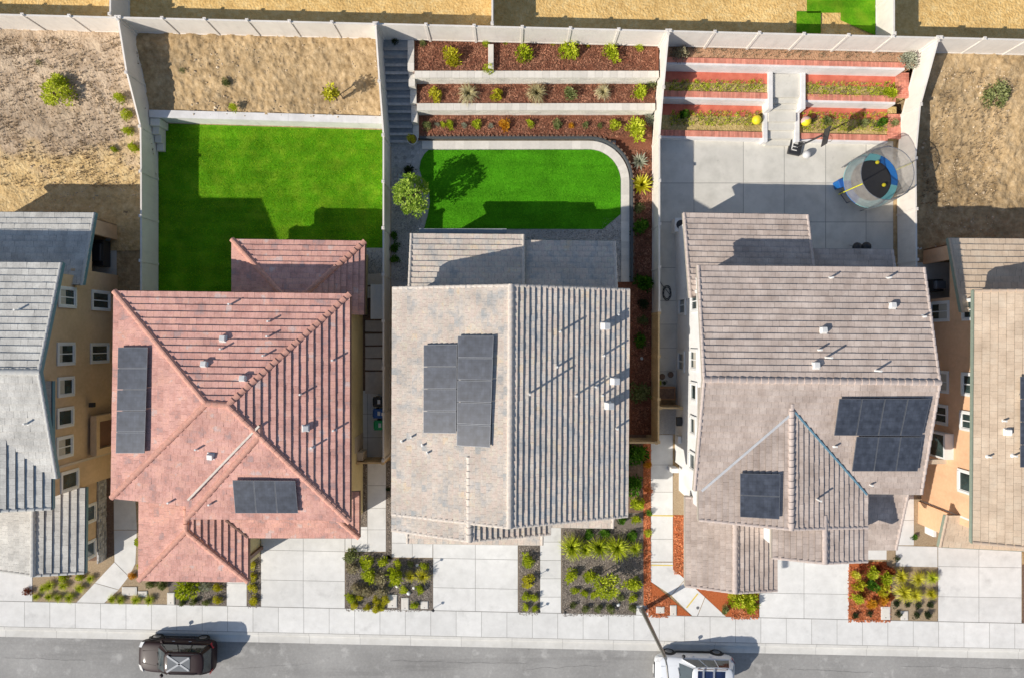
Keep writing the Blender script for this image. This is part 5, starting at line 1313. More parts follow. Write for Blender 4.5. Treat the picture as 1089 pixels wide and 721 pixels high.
zl2 = lambda x, y: (1.02 + 1.25 * sst(13, 16.8, y)) + .08
scatter('dirt_clods', ('loose clods of earth over the bare dirt bank and yards', 'clods'), 'clod', [(186, 408, 44, 118, zl2), (0, 142, 40, 214, lambda x, y: zslope(x, y) + .05), (1000, 1089, 70, 240, lambda x, y: zslope(x, y) + .05)], 3000, clod, 5)
scatter('dry_weeds', ('dry weeds over the scrubby lots and weedy terraces', 'weeds'), 'leaf_dry', [(-40, 146, 40, 190, lambda x, y: zslope(x, y) + .06), (1005, 1089, 75, 210, lambda x, y: zslope(x, y) + .06), (712, 970, 48, 62, 2.12), (712, 812, 86, 98, 1.2), (852, 955, 88, 104, 1.2), (712, 812, 119, 134, .38), (852, 945, 120, 140, .38)], 5200, tuft, 6)
scatter('green_weeds', ('green weeds among the dry weeds of the brick capped terraces', 'weeds'), 'leaf_lime', [(712, 812, 86, 98, 1.2), (852, 955, 88, 104, 1.2), (712, 812, 119, 134, .38), (852, 945, 120, 140, .38)], 1500, tuft, 7)
def lawn_blades(name, label, mat, poly, per, z, h, seed):
    '''real blades of grass; nobody could count them'''
    random.seed(seed); V = []; Fc = []; T = []
    W = [P(x, y) for x, y in poly]; xs = [p.x for p in W]; ys = [p.y for p in W]
    def inside(x, y):
        c = False; j = len(W) - 1
        for i in range(len(W)):
            if (W[i].y > y) != (W[j].y > y) and x < (W[j].x - W[i].x) * (y - W[i].y) / (W[j].y - W[i].y) + W[i].x: c = not c
            j = i
        return c
    n = int((max(xs) - min(xs)) * (max(ys) - min(ys)) * per)
    for k in range(n):
        x, y = random.uniform(min(xs), max(xs)), random.uniform(min(ys), max(ys))
        if not inside(x, y): continue
        pat = noise.noise(Vector((x * .8, y * 1.6, seed))) * .25 + noise.noise(Vector((x * .12, y * 2.2, seed + 3))) * .2
        a = random.uniform(0, 6.283); hh = h * random.uniform(.6, 1.3); w = .014; l = hh * random.uniform(.2, .9); b = random.uniform(0, 6.283)
        i = len(V); V += [(x - math.cos(a) * w, y - math.sin(a) * w, z), (x + math.cos(a) * w, y + math.sin(a) * w, z), (x + math.cos(b) * l, y + math.sin(b) * l, z + hh)]
        Fc.append((i, i + 1, i + 2)); T.append(min(1, max(0, .5 + pat + random.uniform(-.35, .35))))
    me = bpy.data.meshes.new(name); me.from_pydata(V, [], Fc); me.materials.append(M[mat]); at = me.attributes.new('tint', 'FLOAT', 'FACE'); at.data.foreach_set('value', T)
    o = bpy.data.objects.new(name, me); COL.objects.link(o); tag(o, label, 'grass', None, 'stuff')
lawn_blades('grass', 'short lime green grass of the wide lawn below the dirt bank', 'blade', [(166, 133.5), (412, 141), (412, 264), (387, 264), (387, 310), (166, 310)], 520, .0, .055, 1)
lawn_blades('grass', 'dense bright green grass of the small round cornered lawn', 'turf_blade', lawn3, 600, .03, .04, 2)
random.seed(11)

# ---------------------------------------------------------------- small garden things
def thing_at(name, label, cat, loc, rz=0, group=None):
    o = bpy.data.objects.new(name, None); COL.objects.link(o); o.location = loc; o.rotation_euler = (0, 0, rz); return tag(o, label, cat, group)
def child(mb, name, mats, t, **kw):
    o = mb.build(name, mats, **kw); o.parent = t; return o
ulist = [(417.4, 638.7, 10, 14, 'left of the pair of pale utility lids in the gravel bed'), (430.8, 641.6, 8, 13, 'narrow pale utility lid with rounded ends in the gravel bed'), (451.4, 642.8, 8, 8, 'small pale square box lid at the corner of the gravel bed'),
         (138, 628, 16, 9, 'wide pale grey utility lid in the bed under the red roof'), (152, 631, 10, 6, 'small pale utility lid beside the wide one in the left bed'), (182, 636, 8, 13, 'upright pale utility lid next to the big lime shrub'),
         (941.5, 651.5, 10, 14, 'pale utility lid at the front of the orange bark bed on the right'), (961.5, 654, 8, 10, 'rounded white utility lid in the tan gravel bed on the right'), (702, 648, 9, 7, 'small square utility lid in the orange bark triangle'), (716, 648.5, 7, 11, 'rounded utility lid in the orange bark triangle')]
for x, y, w, hh, lb in ulist:
    p = P(x, y); t = thing_at('utility_lid', lb, 'utility lid', (p.x, p.y, 0)); a, b = w / 36, hh / 36
    o = child(MB().box(-a, a, -b, b, 0, .05), 'lid_frame', M['curb'], t); bevel(o, .06 if 'round' in lb else .02, 3)
    o = child(MB().box(-a * .8, a * .8, -b * .8, b * .8, .045, .058), 'lid_plate', M['block_cap'], t)
    child(MB().box(-.03, .03, -b * .7, -b * .6, .056, .064), 'lid_slot', M['black'], t)
for n, (x, y, r) in enumerate(((443.8, 600.5, 2), (440.2, 624.5, 1.9), (434.5, 630, 2.6), (422.5, 623, 1.9), (657.5, 642.5, 2.2), (682.3, 381, 1.9))):
    p = P(x, y); mb = MB(); mb.smooth = True; mb.ball((0, 0, 0), 1, 9, 6); me = mb.mesh('boulder', M['trim_white'])
    for v in me.vertices: v.co *= 1 + .18 * noise.noise(v.co * 2 + Vector((n * 5, 0, 0)))
    link_mesh('white_stone', me, (p.x, p.y, r / 60), n, (r / 18, r / 18 * .85, r / 28), label='white stone, %s' % ['uppermost on the dark gravel beside the driveway', 'on the dark gravel left of the green shrub', 'largest, above the narrow utility lid', 'under the bright lime shrub of the gravel bed', 'round, in the lowest row of the garden right of the walkway', 'small, alone on the dark bark bed by the fence'][n], cat='stone')
for n, (x, y, lb) in enumerate(((460.3, 600, 'black path light at the upper right corner of the gravel bed'), (461.5, 646, 'black path light at the lower right corner of the gravel bed'), (573, 611, 'black path light on the upper edge of the centre walkway'), (573, 647, 'black path light near the street end of the centre walkway'), (600.5, 648, 'black path light at the lower left corner of the dark gravel garden'))):
    p = P(x, y); t = thing_at('path_light', lb, 'path light', (p.x, p.y, 0), 0, 'black path lights along the walkways')
    child(MB().tube((0, 0, 0), (0, 0, .42), .018, .018, 8), 'light_stem', M['black'], t); child(MB().tube((0, 0, .4), (0, 0, .47), .09, .03, 12), 'light_hood', M['black'], t)
# stepping stones
for n, y in enumerate((297.5, 311, 347, 361, 374.5, 387.5, 401, 412.5)):
    p = P(399 if n > 0 else 400, y); rr = random.uniform(-.02, .02)
    o = bevel(MB().box(-.58, .58, -.33, .33, 0, .045).build('stepping_stone', M['paver']), .015); o.location = (p.x, p.y, .006); o.rotation_euler = (0, 0, rr)
    tag(o, '%s stepping stone from the top of the shaded side yard' % ORD[n], 'paving stone', 'stepping stones in the shaded side yard')
p = P(403, 321, .9); t = thing_at('storage_cabinet', 'low flat grey storage cabinet against the pale fence in the side yard', 'cabinet', (p.x, p.y, 0))
child(MB().box(-.44, .44, -.95, .95, .02, .84), 'cabinet_body', M['vent'], t); bevel(child(MB().box(-.49, .49, -1.0, 1.0, .842, .9), 'cabinet_lid', M['trim_white'], t), .02)
# wheelie bins
def bin_(px, py, mat, lb):
    p = P(px, py, 1); t = thing_at('wheelie_bin', lb, 'bin', (p.x, p.y, 0), 0, 'wheelie bins in the side yard')
    mb = MB(); mb.hexa([Vector(v) for v in ((-.24, -.2, .08), (.24, -.2, .08), (.24, .2, .08), (-.24, .2, .08), (-.34, -.27, .98), (.34, -.27, .98), (.34, .27, .98), (-.34, .27, .98))])
    bevel(child(mb, 'bin_body', mat, t), .03)
    mb = MB(); mb.hexa([Vector(v) for v in ((-.37, -.3, .98), (.37, -.3, .98), (.37, .3, .98), (-.37, .3, .98), (-.3, -.25, 1.07), (.3, -.25, 1.07), (.3, .25, 1.07), (-.3, .25, 1.07))])
    l = bevel(child(mb, 'bin_lid', mat, t), .025); child(MB().box(-.1, .06, -.12, .12, 1.072, 1.078), 'label_plate', M['trim_white'], t)
    for s in (-.22, .22): child(MB().tube((-.27, s - .03, .1), (-.27, s + .03, .1), .1, .1, 14), 'wheel', M['rubber'], t)
    child(MB().bar((-.38, -.2, .95), (-.38, .2, .95), .03), 'handle', mat, t)
    return t
M['bin_blue'] = plain('bin_blue', (.02, .10, .35), .5); M['bin_green'] = plain('bin_green', (.01, .35, .12), .5)
bin_(403.5, 427, M['black'], 'black wheelie bin, uppermost of the three in the side yard'); bin_(403.5, 439.5, M['bin_blue'], 'blue wheelie bin, between the black bin and the green one'); bin_(404.5, 452, M['bin_green'], 'green wheelie bin, lowest of the three in the side yard')
# planter and hose at house 4
p = P(708, 418, .4); t = thing_at('wooden_planter', 'low wooden planter box at the end of the concrete side path', 'planter', (p.x, p.y, 0))
bevel(child(MB().box(-.55, .55, -.38, .38, 0, .5), 'planter_box', M['wood'], t), .015); child(MB().box(-.48, .48, -.3, .3, .49, .51), 'soil', M['soil_dark'], t)
plant('lime', 701, 407, 2.8, .5, 'tiny lime plant in the pot on the wooden planter'); plant('dark', 707, 407, 2.6, .5, 'tiny dark plant next to the lime one on the wooden planter')
for n, (x, y) in enumerate(((703, 400), (712, 398))):
    p = P(x, y); t = thing_at('plant_pot', 'black plant pot above the wooden planter, %s' % ('left one' if n == 0 else 'right one'), 'pot', (p.x, p.y, 0)); mb = MB(); mb.tube((0, 0, 0), (0, 0, .3), .12, .18, 14); child(mb, 'pot', M['black'], t); child(MB().tube((0, 0, .29), (0, 0, .305), .16, .16, 14), 'soil', M['soil_dark'], t)
cv = MB(); pts = []
for k in range(60):
    a = k * .42; r = .28 + .05 * math.sin(k * .7); c = P(709, 312); pts.append(Vector((c.x + math.cos(a) * r * .8, c.y + math.sin(a) * r * 1.4, .03 + k * .001)))
pts += [P(703, 302) + Vector((0, 0, .03)), P(700, 296) + Vector((0, 0, .03))]
for a, b in zip(pts[:-1], pts[1:]): cv.tube(a, b, .018, .018, 5, .5, 0, False)
tag(cv.build('garden_hose', M['black']), 'black garden hose coiled on the shaded concrete side path', 'hose')
p = P(723, 240, .6); t = thing_at('air_conditioner', 'grey boxy air conditioner at the rear corner of the brown roofed house', 'air conditioner', (p.x, p.y, 0)); bevel(child(MB().box(-.35, .35, -.4, .4, 0, .85), 'casing', M['vent'], t), .02); child(MB().tube((0, 0, .85), (0, 0, .87), .27, .27, 20), 'fan_grille', M['black'], t)
# pot at the foot of the steps
p = P(438.5, 148.5, .4); t = thing_at('plant_pot', 'white round pot with a yellow plant at the foot of the shaded steps', 'pot', (p.x, p.y, 0)); child(MB().tube((0, 0, 0), (0, 0, .45), .22, .32, 20), 'pot', M['trim_white'], t); child(MB().tube((0, 0, .44), (0, 0, .455), .28, .28, 18), 'soil', M['soil_dark'], t)
plant('yellow', 437.5, 147.5, 4.5, .45, 'yellow leafy plant growing in the white round pot')
# balls
def ballobj(px, py, z, r, mats, lb):
    mb = MB(); mb.smooth = True; mb.ball((0, 0, 0), 1, 16, 10); me = mb.mesh('ball', mats)
    if len(mats) > 1:
        for p in me.polygons: p.material_index = 1 if p.center.y > .1 else 0
    p = P(px, py, z); return link_mesh('ball', me, (p.x, p.y, z + r), .4, (r, r, r), label=lb, cat='ball')
M['ball_yellow'] = plain('ball_yellow', (.78, .66, .02), .5); M['ball_pink'] = plain('ball_pink', (.62, .40, .36), .5); M['ball_white'] = plain('ball_white', (.6, .6, .6), .5)
ballobj(803, 129.5, .38, .27, [M['ball_yellow']], 'big plain yellow ball on the terrace left of the steps'); ballobj(855, 131, .38, .29, [M['ball_yellow'], M['ball_pink']], 'big yellow and pink ball on the terrace right of the steps'); ballobj(856, 166, 0, .24, [M['ball_white']], 'white ball lying beside the basketball hoop base')
# basketball hoop
p = P(847, 157); t = thing_at('basketball_hoop', 'portable basketball hoop with black base on the pale patio', 'basketball hoop', (p.x, p.y, 0), math.radians(-12))
bevel(child(MB().box(-.5, .25, -.52, .52, 0, .22), 'hoop_base', M['black'], t), .05, 3); child(MB().box(-.36, -.3, -.3, .3, .221, .24), 'base_weight', M['vent'], t)
for y in (-.3, -.1, .1, .26): child(MB().box(-.3, -.02, y, y + .05, .221, .24), 'base_rib', M['vent'], t)
child(MB().tube((.05, 0, .15), (.35, 0, 2.5), .045, .04, 10), 'pole', M['black'], t); child(MB().box(.55, .59, -.5, .5, 2.2, 2.9), 'backboard', M['black'], t)
child(MB().bar((.33, 0, 2.45), (.56, 0, 2.5), .05), 'bracket', M['black'], t)
mb = MB(); q = [Vector((.83 + .2 * math.cos(a * .5236), .2 * math.sin(a * .5236), 2.35)) for a in range(13)]
for a, b in zip(q[:-1], q[1:]): mb.tube(a, b, .012, .012, 6, .5, 0, False)
child(mb, 'rim', M['leaf_orange'], t)
for s in (-.3, .3): child(MB().bar((-.4, s, .2), (.2, 0, 1.1), .03), 'brace', M['black'], t)
# trampoline
M['tramp_mat'] = plain('trampoline_mat', (.035, .035, .038), .7); M['pad_blue'] = plain('pad_blue', (.01, .12, .38), .5); M['pad_teal'] = plain('pad_teal', (.16, .42, .44), .5); M['pad_yellow'] = plain('pad_yellow', (.75, .70, .02), .5)
def net_mat():
    m, nt, N, L, b = new_mat('enclosure_net'); v = coords(N, L)
    n = N.new('ShaderNodeTexNoise'); n.inputs['Scale'].default_value = 3; L.new(v, n.inputs['Vector'])
    r = ramp(N, [(.3, (.30, .28, .26)), (.7, (.40, .38, .35))]); L.new(n.outputs['Fac'], r.inputs['Fac']); L.new(r.outputs['Color'], b.inputs['Base Color']); b.inputs['Roughness'].default_value = .9
    tr = N.new('ShaderNodeBsdfTransparent'); mx = N.new('ShaderNodeMixShader'); mx.inputs[0].default_value = .52
    L.new(tr.outputs[0], mx.inputs[1]); L.new(b.outputs[0], mx.inputs[2]); L.new(mx.outputs[0], N['Material Output'].inputs['Surface']); return m
M['net'] = net_mat()
c = P(926, 192.5, .85); t = thing_at('trampoline', 'round trampoline with blue teal pads and a grey safety net on the patio', 'trampoline', (c.x, c.y, 0), .2)
NS = 32; ring = lambda r, z, k, n=NS: Vector((r * math.cos(6.28318 * k / n), r * math.sin(6.28318 * k / n), z))
mb = MB(); mb.face([ring(1.22, .84, k) for k in range(NS)]); child(mb, 'jump_mat', M['tramp_mat'], t)
mb = MB()
for k in range(NS):
    mi = 0 if (k // 5) % 3 == 0 else 1
    mb.face([ring(1.17, .885, k), ring(1.17, .885, k + 1), ring(1.56, .87, k + 1), ring(1.56, .87, k)], .5, mi); mb.face([ring(1.56, .87, k), ring(1.56, .87, k + 1), ring(1.58, .80, k + 1), ring(1.58, .80, k)], .5, mi)
child(mb, 'edge_pad', [M['pad_blue'], M['pad_teal']], t)
mb = MB()
for k in range(NS): mb.tube(ring(1.53, .8, k), ring(1.53, .8, k + 1), .03, .03, 6, .5, 0, False)
child(mb, 'frame_ring', M['alu'], t)
for k in range(4):
    a = k * 1.5708 + .4; mb = MB(); u = Vector((math.cos(a - .25) * 1.5, math.sin(a - .25) * 1.5, 0)); v = Vector((math.cos(a + .25) * 1.5, math.sin(a + .25) * 1.5, 0)); z8 = Vector((0, 0, .8)); z0 = Vector((0, 0, .04))
    mb.tube(u + z0, u + z8, .025); mb.tube(v + z0, v + z8, .025); mb.tube(u + z0, v + z0, .025); child(mb, 'leg', M['alu'], t)
mb = MB(); mb.weld = False
rr = lambda z: 1.58 + .06 * math.sin((z - .85) / 1.75 * 3.1416) - .11 * (z - .85) / 1.75
zs = [.86, 1.2, 1.6, 2.0, 2.35, 2.6]
for z0_, z1_ in zip(zs[:-1], zs[1:]):
    for k in range(NS): mb.face([ring(rr(z0_), z0_, k), ring(rr(z0_), z0_, k + 1), ring(rr(z1_), z1_, k + 1), ring(rr(z1_), z1_, k)], .5)
child(mb, 'safety_net', M['net'], t)
mb = MB()
for k in range(NS): mb.tube(ring(1.47, 2.6, k), ring(1.47, 2.6, k + 1), .022, .022, 6, .5, 0, False)
child(mb, 'top_hoop', M['alu'], t)
for k in range(6):
    a = k / 6.0; mb = MB(); f = lambda r, z: Vector((r * math.cos(6.28318 * a + .2), r * math.sin(6.28318 * a + .2), z))
    pl = [f(1.6, .05), f(1.66, .9), f(1.70, 1.6), f(1.62, 2.3), f(1.49, 2.62)]
    for u, v in zip(pl[:-1], pl[1:]): mb.tube(u, v, .03, .03, 8, .5, 0, False)
    child(mb, 'net_pole', M['pad_yellow'] if k in (0, 3) else M['alu'], t)
for x, y, lb in ((932, 173.5, 'yellow ball on the trampoline mat, upper one'), (939, 197.5, 'yellow ball on the trampoline mat, lower one')): ballobj(x, y, .85, .11, [M['ball_yellow']], lb)
c = P(893.5, 196, .4); t = thing_at('toy_box', 'bright blue box standing against the left side of the trampoline', 'box', (c.x, c.y, 0), .3); bevel(child(MB().box(-.22, .22, -.22, .22, 0, .7), 'box_body', M['pad_blue'], t), .04); bevel(child(MB().box(-.25, .25, -.25, .25, .702, .78), 'box_lid', M['bin_blue'], t), .03)
for n, (x, y) in enumerate(((908.5, 264), (918, 263.5))):
    c = P(x, y, .4); t = thing_at('barbecue', 'dark round kettle barbecue behind the house, %s of the pair' % ('left' if n == 0 else 'right'), 'barbecue', (c.x, c.y, 0)); mb = MB(); mb.smooth = True; mb.ball((0, 0, .75), .28, 16, 8, .8); child(mb, 'kettle', M['black'], t)
    for a in range(3): child(MB().tube((.1 * math.cos(a * 2.09), .1 * math.sin(a * 2.09), .6), (.25 * math.cos(a * 2.09), .25 * math.sin(a * 2.09), 0), .015), 'leg', M['alu'], t)
for (x, y, lb) in ((108, 270, 'black barbecue on the covered side patio of the left house'), (994, 304, 'dark barbecue on the covered side patio of the right house')):
    c = P(x, y, .5); t = thing_at('barbecue', lb, 'barbecue', (c.x, c.y, 0)); w = .75 if x < 500 else .35
    bevel(child(MB().box(-.3, .3, -w, w, .1, .85), 'grill_body', M['black'], t), .03); bevel(child(MB().box(-.3, .3, -w * .7, w * .7, .852, 1.1), 'grill_hood', M['alu'] if x > 500 else M['black'], t), .08, 3)
# yellow marker strips on the right hand walkway
M['mark_yellow'] = plain('yellow_marking', (.72, .55, .12), .8)
for q in ([(692.4, 547.2), (716, 547.7), (716, 548.9), (692.4, 548.4)], [(692.4, 600), (715.4, 600.4), (715.4, 601.5), (692.4, 601.2)], [(741.5, 630.5), (742.7, 631.3), (730.7, 646.5), (729.5, 645.7)]):
    sheet('walkway_marking', [q], .0095, M['mark_yellow'])
p = P(742, 646); tag(MB().tube((p.x, p.y, .004), (p.x, p.y, .014), .09, .09, 16).build('access_cover', M['steel']), 'small round metal cover in the diagonal walkway', 'cover')

# ---------------------------------------------------------------- street lamp
p = P(683, 648); t = thing_at('street_lamp', 'tall grey street lamp on a white pad beside the white car', 'street lamp', (p.x, p.y, 0))
child(MB().tube((0, 0, 0), (0, 0, .12), .2, .18, 20), 'base_plate', M['steel'], t); child(MB().tube((0, 0, .1), (0, 0, 6.1), .13, .085, 16), 'pole', M['steel'], t)
mb = MB(); q = [Vector((0, 0, 6.0)), Vector((.02, -.25, 6.25)), Vector((.05, -.8, 6.4)), Vector((.08, -1.7, 6.45))]
for a, b in zip(q[:-1], q[1:]): mb.tube(a, b, .05, .045, 10)
child(mb, 'arm', M['steel'], t); bevel(child(MB().box(-.06, .22, -2.3, -1.7, 6.38, 6.5), 'lamp_head', M['steel'], t), .03)

# ---------------------------------------------------------------- cars
def paint(name, col, rough=.25, metal=.3):
    m = plain(name, col, rough, metal, .5, var=.04, vs=.8); b = m.node_tree.nodes['Principled BSDF']; b.inputs['Coat Weight'].default_value = .25; b.inputs['Coat Roughness'].default_value = .08; return m
M['car_black'] = paint('car_paint_black', (.026, .011, .012), .5, .0); _b = M['car_black'].node_tree.nodes['Principled BSDF']; _b.inputs['Coat Weight'].default_value = .06; _b.inputs['Specular IOR Level'].default_value = .25; M['car_white'] = paint('car_paint_white', (.74, .76, .78), .3, .0)
M['car_glass'] = glass_mat('car_glass', (.02, .035, .04), .05); M['strap'] = plain('strap_grey', (.42, .43, .44), .6); M['pad_grey'] = plain('cloth_grey', (.16, .17, .18), .8); M['tyre'] = plain('tyre', (.02, .02, .02), .85); M['rim'] = plain('rim', (.35, .35, .36), .3, .8)
M['lens'] = plain('headlight_lens', (.6, .6, .6), .15, 0, .8); M['tail'] = plain('tail_lens', (.35, .01, .01), .2, 0, .8); M['roof_glass_blue'] = glass_mat('sunroof_glass', (.012, .02, .06), .1); M['rail_silver'] = plain('rail_silver', (.62, .63, .65), .35, .6); M['rail_brown'] = plain('rail_brown', (.20, .12, .09), .35, .4)
def car(name, label, loc, rz, L_=4.6, W=1.86, H=1.7, pm='car_black', style='black'):
    t = thing_at(name, label, 'car', loc, rz); s = L_ / 4.6; w = W / 1.86; hz = H / 1.7
    st = [(2.30, .55, .42, .66), (2.24, .74, .32, .80), (2.05, .86, .26, .90), (1.55, .925, .24, .99), (.95, .93, .24, 1.05), (.3, .93, .24, 1.07), (-.6, .93, .24, 1.08), (-1.5, .93, .24, 1.10), (-2.05, .90, .26, 1.09), (-2.25, .80, .32, 1.02), (-2.30, .66, .42, .85)]
    mb = MB(); mb.smooth = True
    def sec(x, hw, zb, zt):
        half = [(0, zb), (hw * .8, zb), (hw * .97, zb + .12), (hw, (zb + zt) / 2), (hw * .98, zt - .12), (hw * .90, zt - .02), (hw * .55, zt + .02), (0, zt + .03)]
        full = half + [(-y, z) for y, z in half[-2:0:-1]]
        return [Vector((x * s, y * w, z * hz)) for y, z in full]
    S = [sec(*q) for q in st]
    for a, b in zip(S[:-1], S[1:]):
        for k in range(len(a)): mb.face([a[k], a[(k + 1) % len(a)], b[(k + 1) % len(a)], b[k]], .5)
    mb.face(S[0], .5); mb.face(S[-1][::-1], .5)
    body = child(mb, 'body', M[pm], t); m = body.modifiers.new('sub', 'SUBSURF'); m.levels = 1; m.render_levels = 2
    # greenhouse
    bz = 1.04
    base = [(.98, .60), (.80, .80), (-1.95, .80), (-2.2, .66)]; top = [(.30, .55), (.15, .64), (-1.78, .62), (-1.95, .52)]
    B = [Vector((x * s, y * w, bz * hz)) for x, y in base]; T = [Vector((x * s, y * w, 1.60 * hz)) for x, y in top]
    Bm = [Vector((p.x, -p.y, p.z)) for p in B]; Tm = [Vector((p.x, -p.y, p.z)) for p in T]
    mb = MB(); mb.face([B[0], T[0], Tm[0], Bm[0]], .5); child(mb, 'windshield', M['car_glass'], t)
    mb = MB(); mb.face([B[3], T[3], Tm[3], Bm[3]], .5); child(mb, 'rear_window', M['car_glass'], t)
    for BB, TT in ((B, T), (Bm, Tm)):
        for k in range(3):
            if k == 1:
                for u0, u1 in ((.02, .34), (.37, .66), (.69, .98)):
                    mb = MB(); mb.face([BB[1].lerp(BB[2], u0), BB[1].lerp(BB[2], u1), TT[1].lerp(TT[2], u1), TT[1].lerp(TT[2], u0)], .5); child(mb, 'side_window', M['car_glass'], t)
            else:
                mb = MB(); mb.hexa([BB[k], BB[k + 1], BB[k + 1] * .97, BB[k] * .97, TT[k], TT[k + 1], TT[k + 1] * .97, TT[k] * .97], .5); child(mb, 'pillar', M[pm], t)
        dm = M['black'] if style == 'black' else M[pm]
        for u in (.355, .675): child(MB().bar(BB[1].lerp(BB[2], u), TT[1].lerp(TT[2], u), .05 * s), 'door_pillar', dm, t)
        child(MB().bar(BB[1], TT[1], .05), 'door_pillar', dm, t); child(MB().bar(BB[2], TT[2], .07), 'door_pillar', dm, t)
    # roof skin
    mb = MB(); mb.smooth = True
    outl = [(.34, .0), (.33, .35), (.28, .52), (.12, .63), (-.8, .66), (-1.75, .63), (-1.93, .52), (-2.0, .3), (-2.02, 0)]
    O = [(x * s, y * w) for x, y in outl] + [(x * s, -y * w) for x, y in outl[-2:0:-1]]
    rings = [(1.0, 1.585), (1.0, 1.62), (.93, 1.655), (.6, 1.69), (.25, 1.70)]; cx = -.85 * s
    R = [[Vector((cx + (x - cx) * k, y * k, z * hz)) for x, y in O] for k, z in rings]
    for a, b in zip(R[:-1], R[1:]):
        for k in range(len(a)): mb.face([a[k], a[(k + 1) % len(a)], b[(k + 1) % len(a)], b[k]], .5)
    mb.face(R[-1], .5)
    child(mb, 'roof', M[pm], t)
    zr = 1.70 * hz
    if style == 'black':
        bevel(child(MB().box(-1.25 * s, .08 * s, -.42, .42, zr - .0, zr + .018), 'roof_panel', M['pad_grey'], t), .01)
        for sg in (-1, 1):
            mb = MB(); mb.bar((-1.2 * s, sg * .36, zr + .03), (.1 * s, -sg * .46, zr + .03), .10, .02); child(mb, 'roof_strap', M['strap'], t)
    else:
        bevel(child(MB().box(-1.5 * s, .05 * s, -.46, .46, zr - .015, zr + .008), 'sunroof', M['roof_glass_blue'], t), .005)
        for x in (-.25, -.85): child(MB().bar((x * s, -.62, zr + .07), (x * s, .62, zr + .07), .09, .03), 'crossbar', M['rail_silver'], t)
    for sg in (-1, 1):
        mb = MB(); q = [Vector((.05 * s, sg * .56 * w, zr - .05)), Vector((-.1 * s, sg * .58 * w, zr + .04)), Vector((-1.5 * s, sg * .58 * w, zr + .04)), Vector((-1.68 * s, sg * .56 * w, zr - .06))]
        for a, b in zip(q[:-1], q[1:]): mb.tube(a, b, .022, .022, 8)
        child(mb, 'roof_rail', M['rail_brown' if style != 'black' else 'black'], t)
        mb = MB(); mb.smooth = True; mb.ball((.72 * s, sg * (.99 * w), 1.10 * hz), .11, 10, 6, .7); child(mb, 'wing_mirror', M['black'] if style != 'black' else M[pm], t)
        child(MB().bar((.72 * s, sg * .86 * w, 1.05 * hz), (.72 * s, sg * .98 * w, 1.08 * hz), .04), 'mirror_arm', M['black'], t)
        mb = MB(); mb.hexa([Vector((x * s, sg * y * w, z * hz)) for x, y, z in ((2.06, .52, .84), (2.24, .50, .78), (2.10, .80, .80), (1.85, .86, .88), (2.06, .52, .90), (2.27, .50, .80), (2.14, .80, .82), (1.88, .86, .95))]); child(mb, 'headlight', M['lens'], t)
        mb = MB(); mb.hexa([Vector((x * s, sg * y * w, z * hz)) for x, y, z in ((-2.1, .88, .85), (-2.28, .6, .85), (-2.3, .6, .86), (-2.14, .89, .86), (-2.1, .86, 1.04), (-2.27, .6, 1.02), (-2.29, .6, 1.03), (-2.13, .88, 1.05))]); child(mb, 'tail_light', M['tail'], t)
        for x in (1.42, -1.38):
            mb = MB(); mb.tube((x * s, sg * .70 * w, .35), (x * s, sg * .955 * w, .35), .36, .36, 28)
            wl = child(mb, 'wheel', M['tyre'], t); bevel(wl, .04, 3)
            r_ = MB().tube((x * s, sg * .94 * w, .35), (x * s, sg * .962 * w, .35), .23, .21, 20).build('rim', M['rim']); r_.parent = wl
            mb = MB()
            for k in range(12):
                a0, a1 = k * math.pi / 12, (k + 1) * math.pi / 12; f = lambda a, r, y: Vector((x * s + math.cos(a) * r, sg * y * w, .35 + math.sin(a) * r))
                mb.hexa([f(a0, .37, .91), f(a1, .37, .91), f(a1, .42, .91), f(a0, .42, .91), f(a0, .37, .945), f(a1, .37, .945), f(a1, .42, .945), f(a0, .42, .945)], .5)
            child(mb, 'wheel_arch', M['black'], t)
        child(MB().bar((-1.0 * s, sg * .935 * w, .32), (1.0 * s, sg * .935 * w, .32), .05, .1), 'side_sill', M['black'], t)
        for x in (.05, -.95): child(MB().bar((x * s, sg * .935 * w, .92 * hz), ((x + .16) * s, sg * .935 * w, .92 * hz), .025, .03), 'door_handle', M['rail_silver'] if style == 'black' else M[pm], t)
    child(MB().box(2.24 * s, 2.3 * s, -.45, .45, .5, .72 * hz), 'grille', M['black'], t)
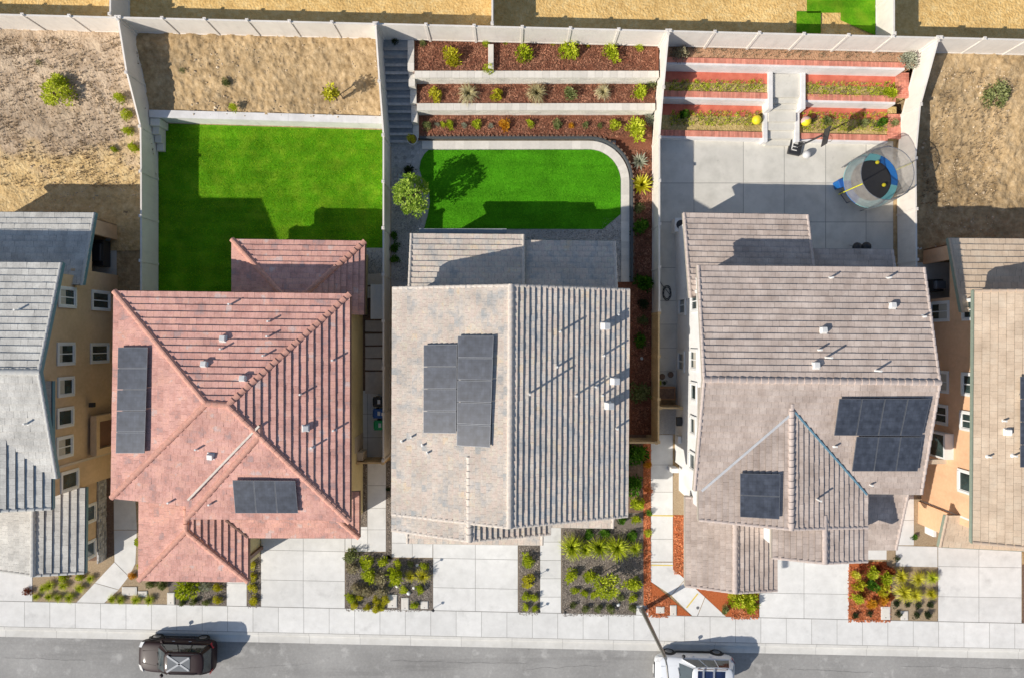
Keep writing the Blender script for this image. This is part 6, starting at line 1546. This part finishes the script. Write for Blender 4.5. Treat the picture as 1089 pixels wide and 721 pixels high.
    for y in (-.35, .3): child(MB().bar((1.03 * s, y, 1.09 * hz), (.92 * s, y + .45, 1.12 * hz), .02), 'wiper', M['black'], t)
    child(MB().box(2.29 * s, 2.34 * s, -.26, .26, .4, .52), 'number_plate', M['trim_white'], t)
    for y in (-.42, .42): child(MB().bar((1.1 * s, y * 1.05, 1.055 * hz), (2.0 * s, y * .8, .955 * hz), .02, .012), 'hood_crease', M[pm], t)
    return t
car('parked_car', 'black dark maroon SUV with white crossed straps on its roof, parked at the curb', (-19.5, -18.42, -.13), math.pi - .022, 4.45, 1.86, 1.68, 'car_black', 'black')
car('parked_car', 'white SUV with dark blue glass roof and silver crossbars beside the street lamp', (10.6, -19.32, -.13), math.pi - .022, 4.6, 1.92, 1.68, 'car_white', 'white')
# ---------------------------------------------------------------- camera, light, world
cam = bpy.data.cameras.new('camera'); co = bpy.data.objects.new('camera', cam); COL.objects.link(co)
co.location = (0, 0, CAM_H); co.rotation_euler = (0, 0, 0)
cam.sensor_width = 36; cam.lens = 36 * F / 1089.0; cam.clip_end = 2000; cam.clip_start = .5
cam.shift_x = 0; scene.camera = co
w = bpy.data.worlds.new('World'); scene.world = w; w.use_nodes = True
sky = w.node_tree.nodes.new('ShaderNodeTexSky'); sky.sky_type = 'NISHITA'; sky.sun_disc = False
SUN = Vector((-1.3, -.745, 1)).normalized()
sky.sun_elevation = math.asin(SUN.z); sky.sun_rotation = math.atan2(SUN.x, SUN.y) % (2 * math.pi)
sky.altitude = 100; sky.air_density = 1; sky.dust_density = .6
bg = w.node_tree.nodes['Background']; bg.inputs['Strength'].default_value = .115
w.node_tree.links.new(sky.outputs[0], bg.inputs['Color'])
sl = bpy.data.lights.new('sun', 'SUN'); sl.energy = 5.0; sl.angle = math.radians(.53); sl.color = (1, .93, .83)
so = bpy.data.objects.new('sun', sl); COL.objects.link(so); so.location = SUN * 60
so.rotation_euler = (-SUN).to_track_quat('-Z', 'Y').to_euler()
scene.view_settings.view_transform = 'Standard'; scene.view_settings.look = 'None'; scene.view_settings.exposure = 0
scene.render.engine = 'CYCLES'
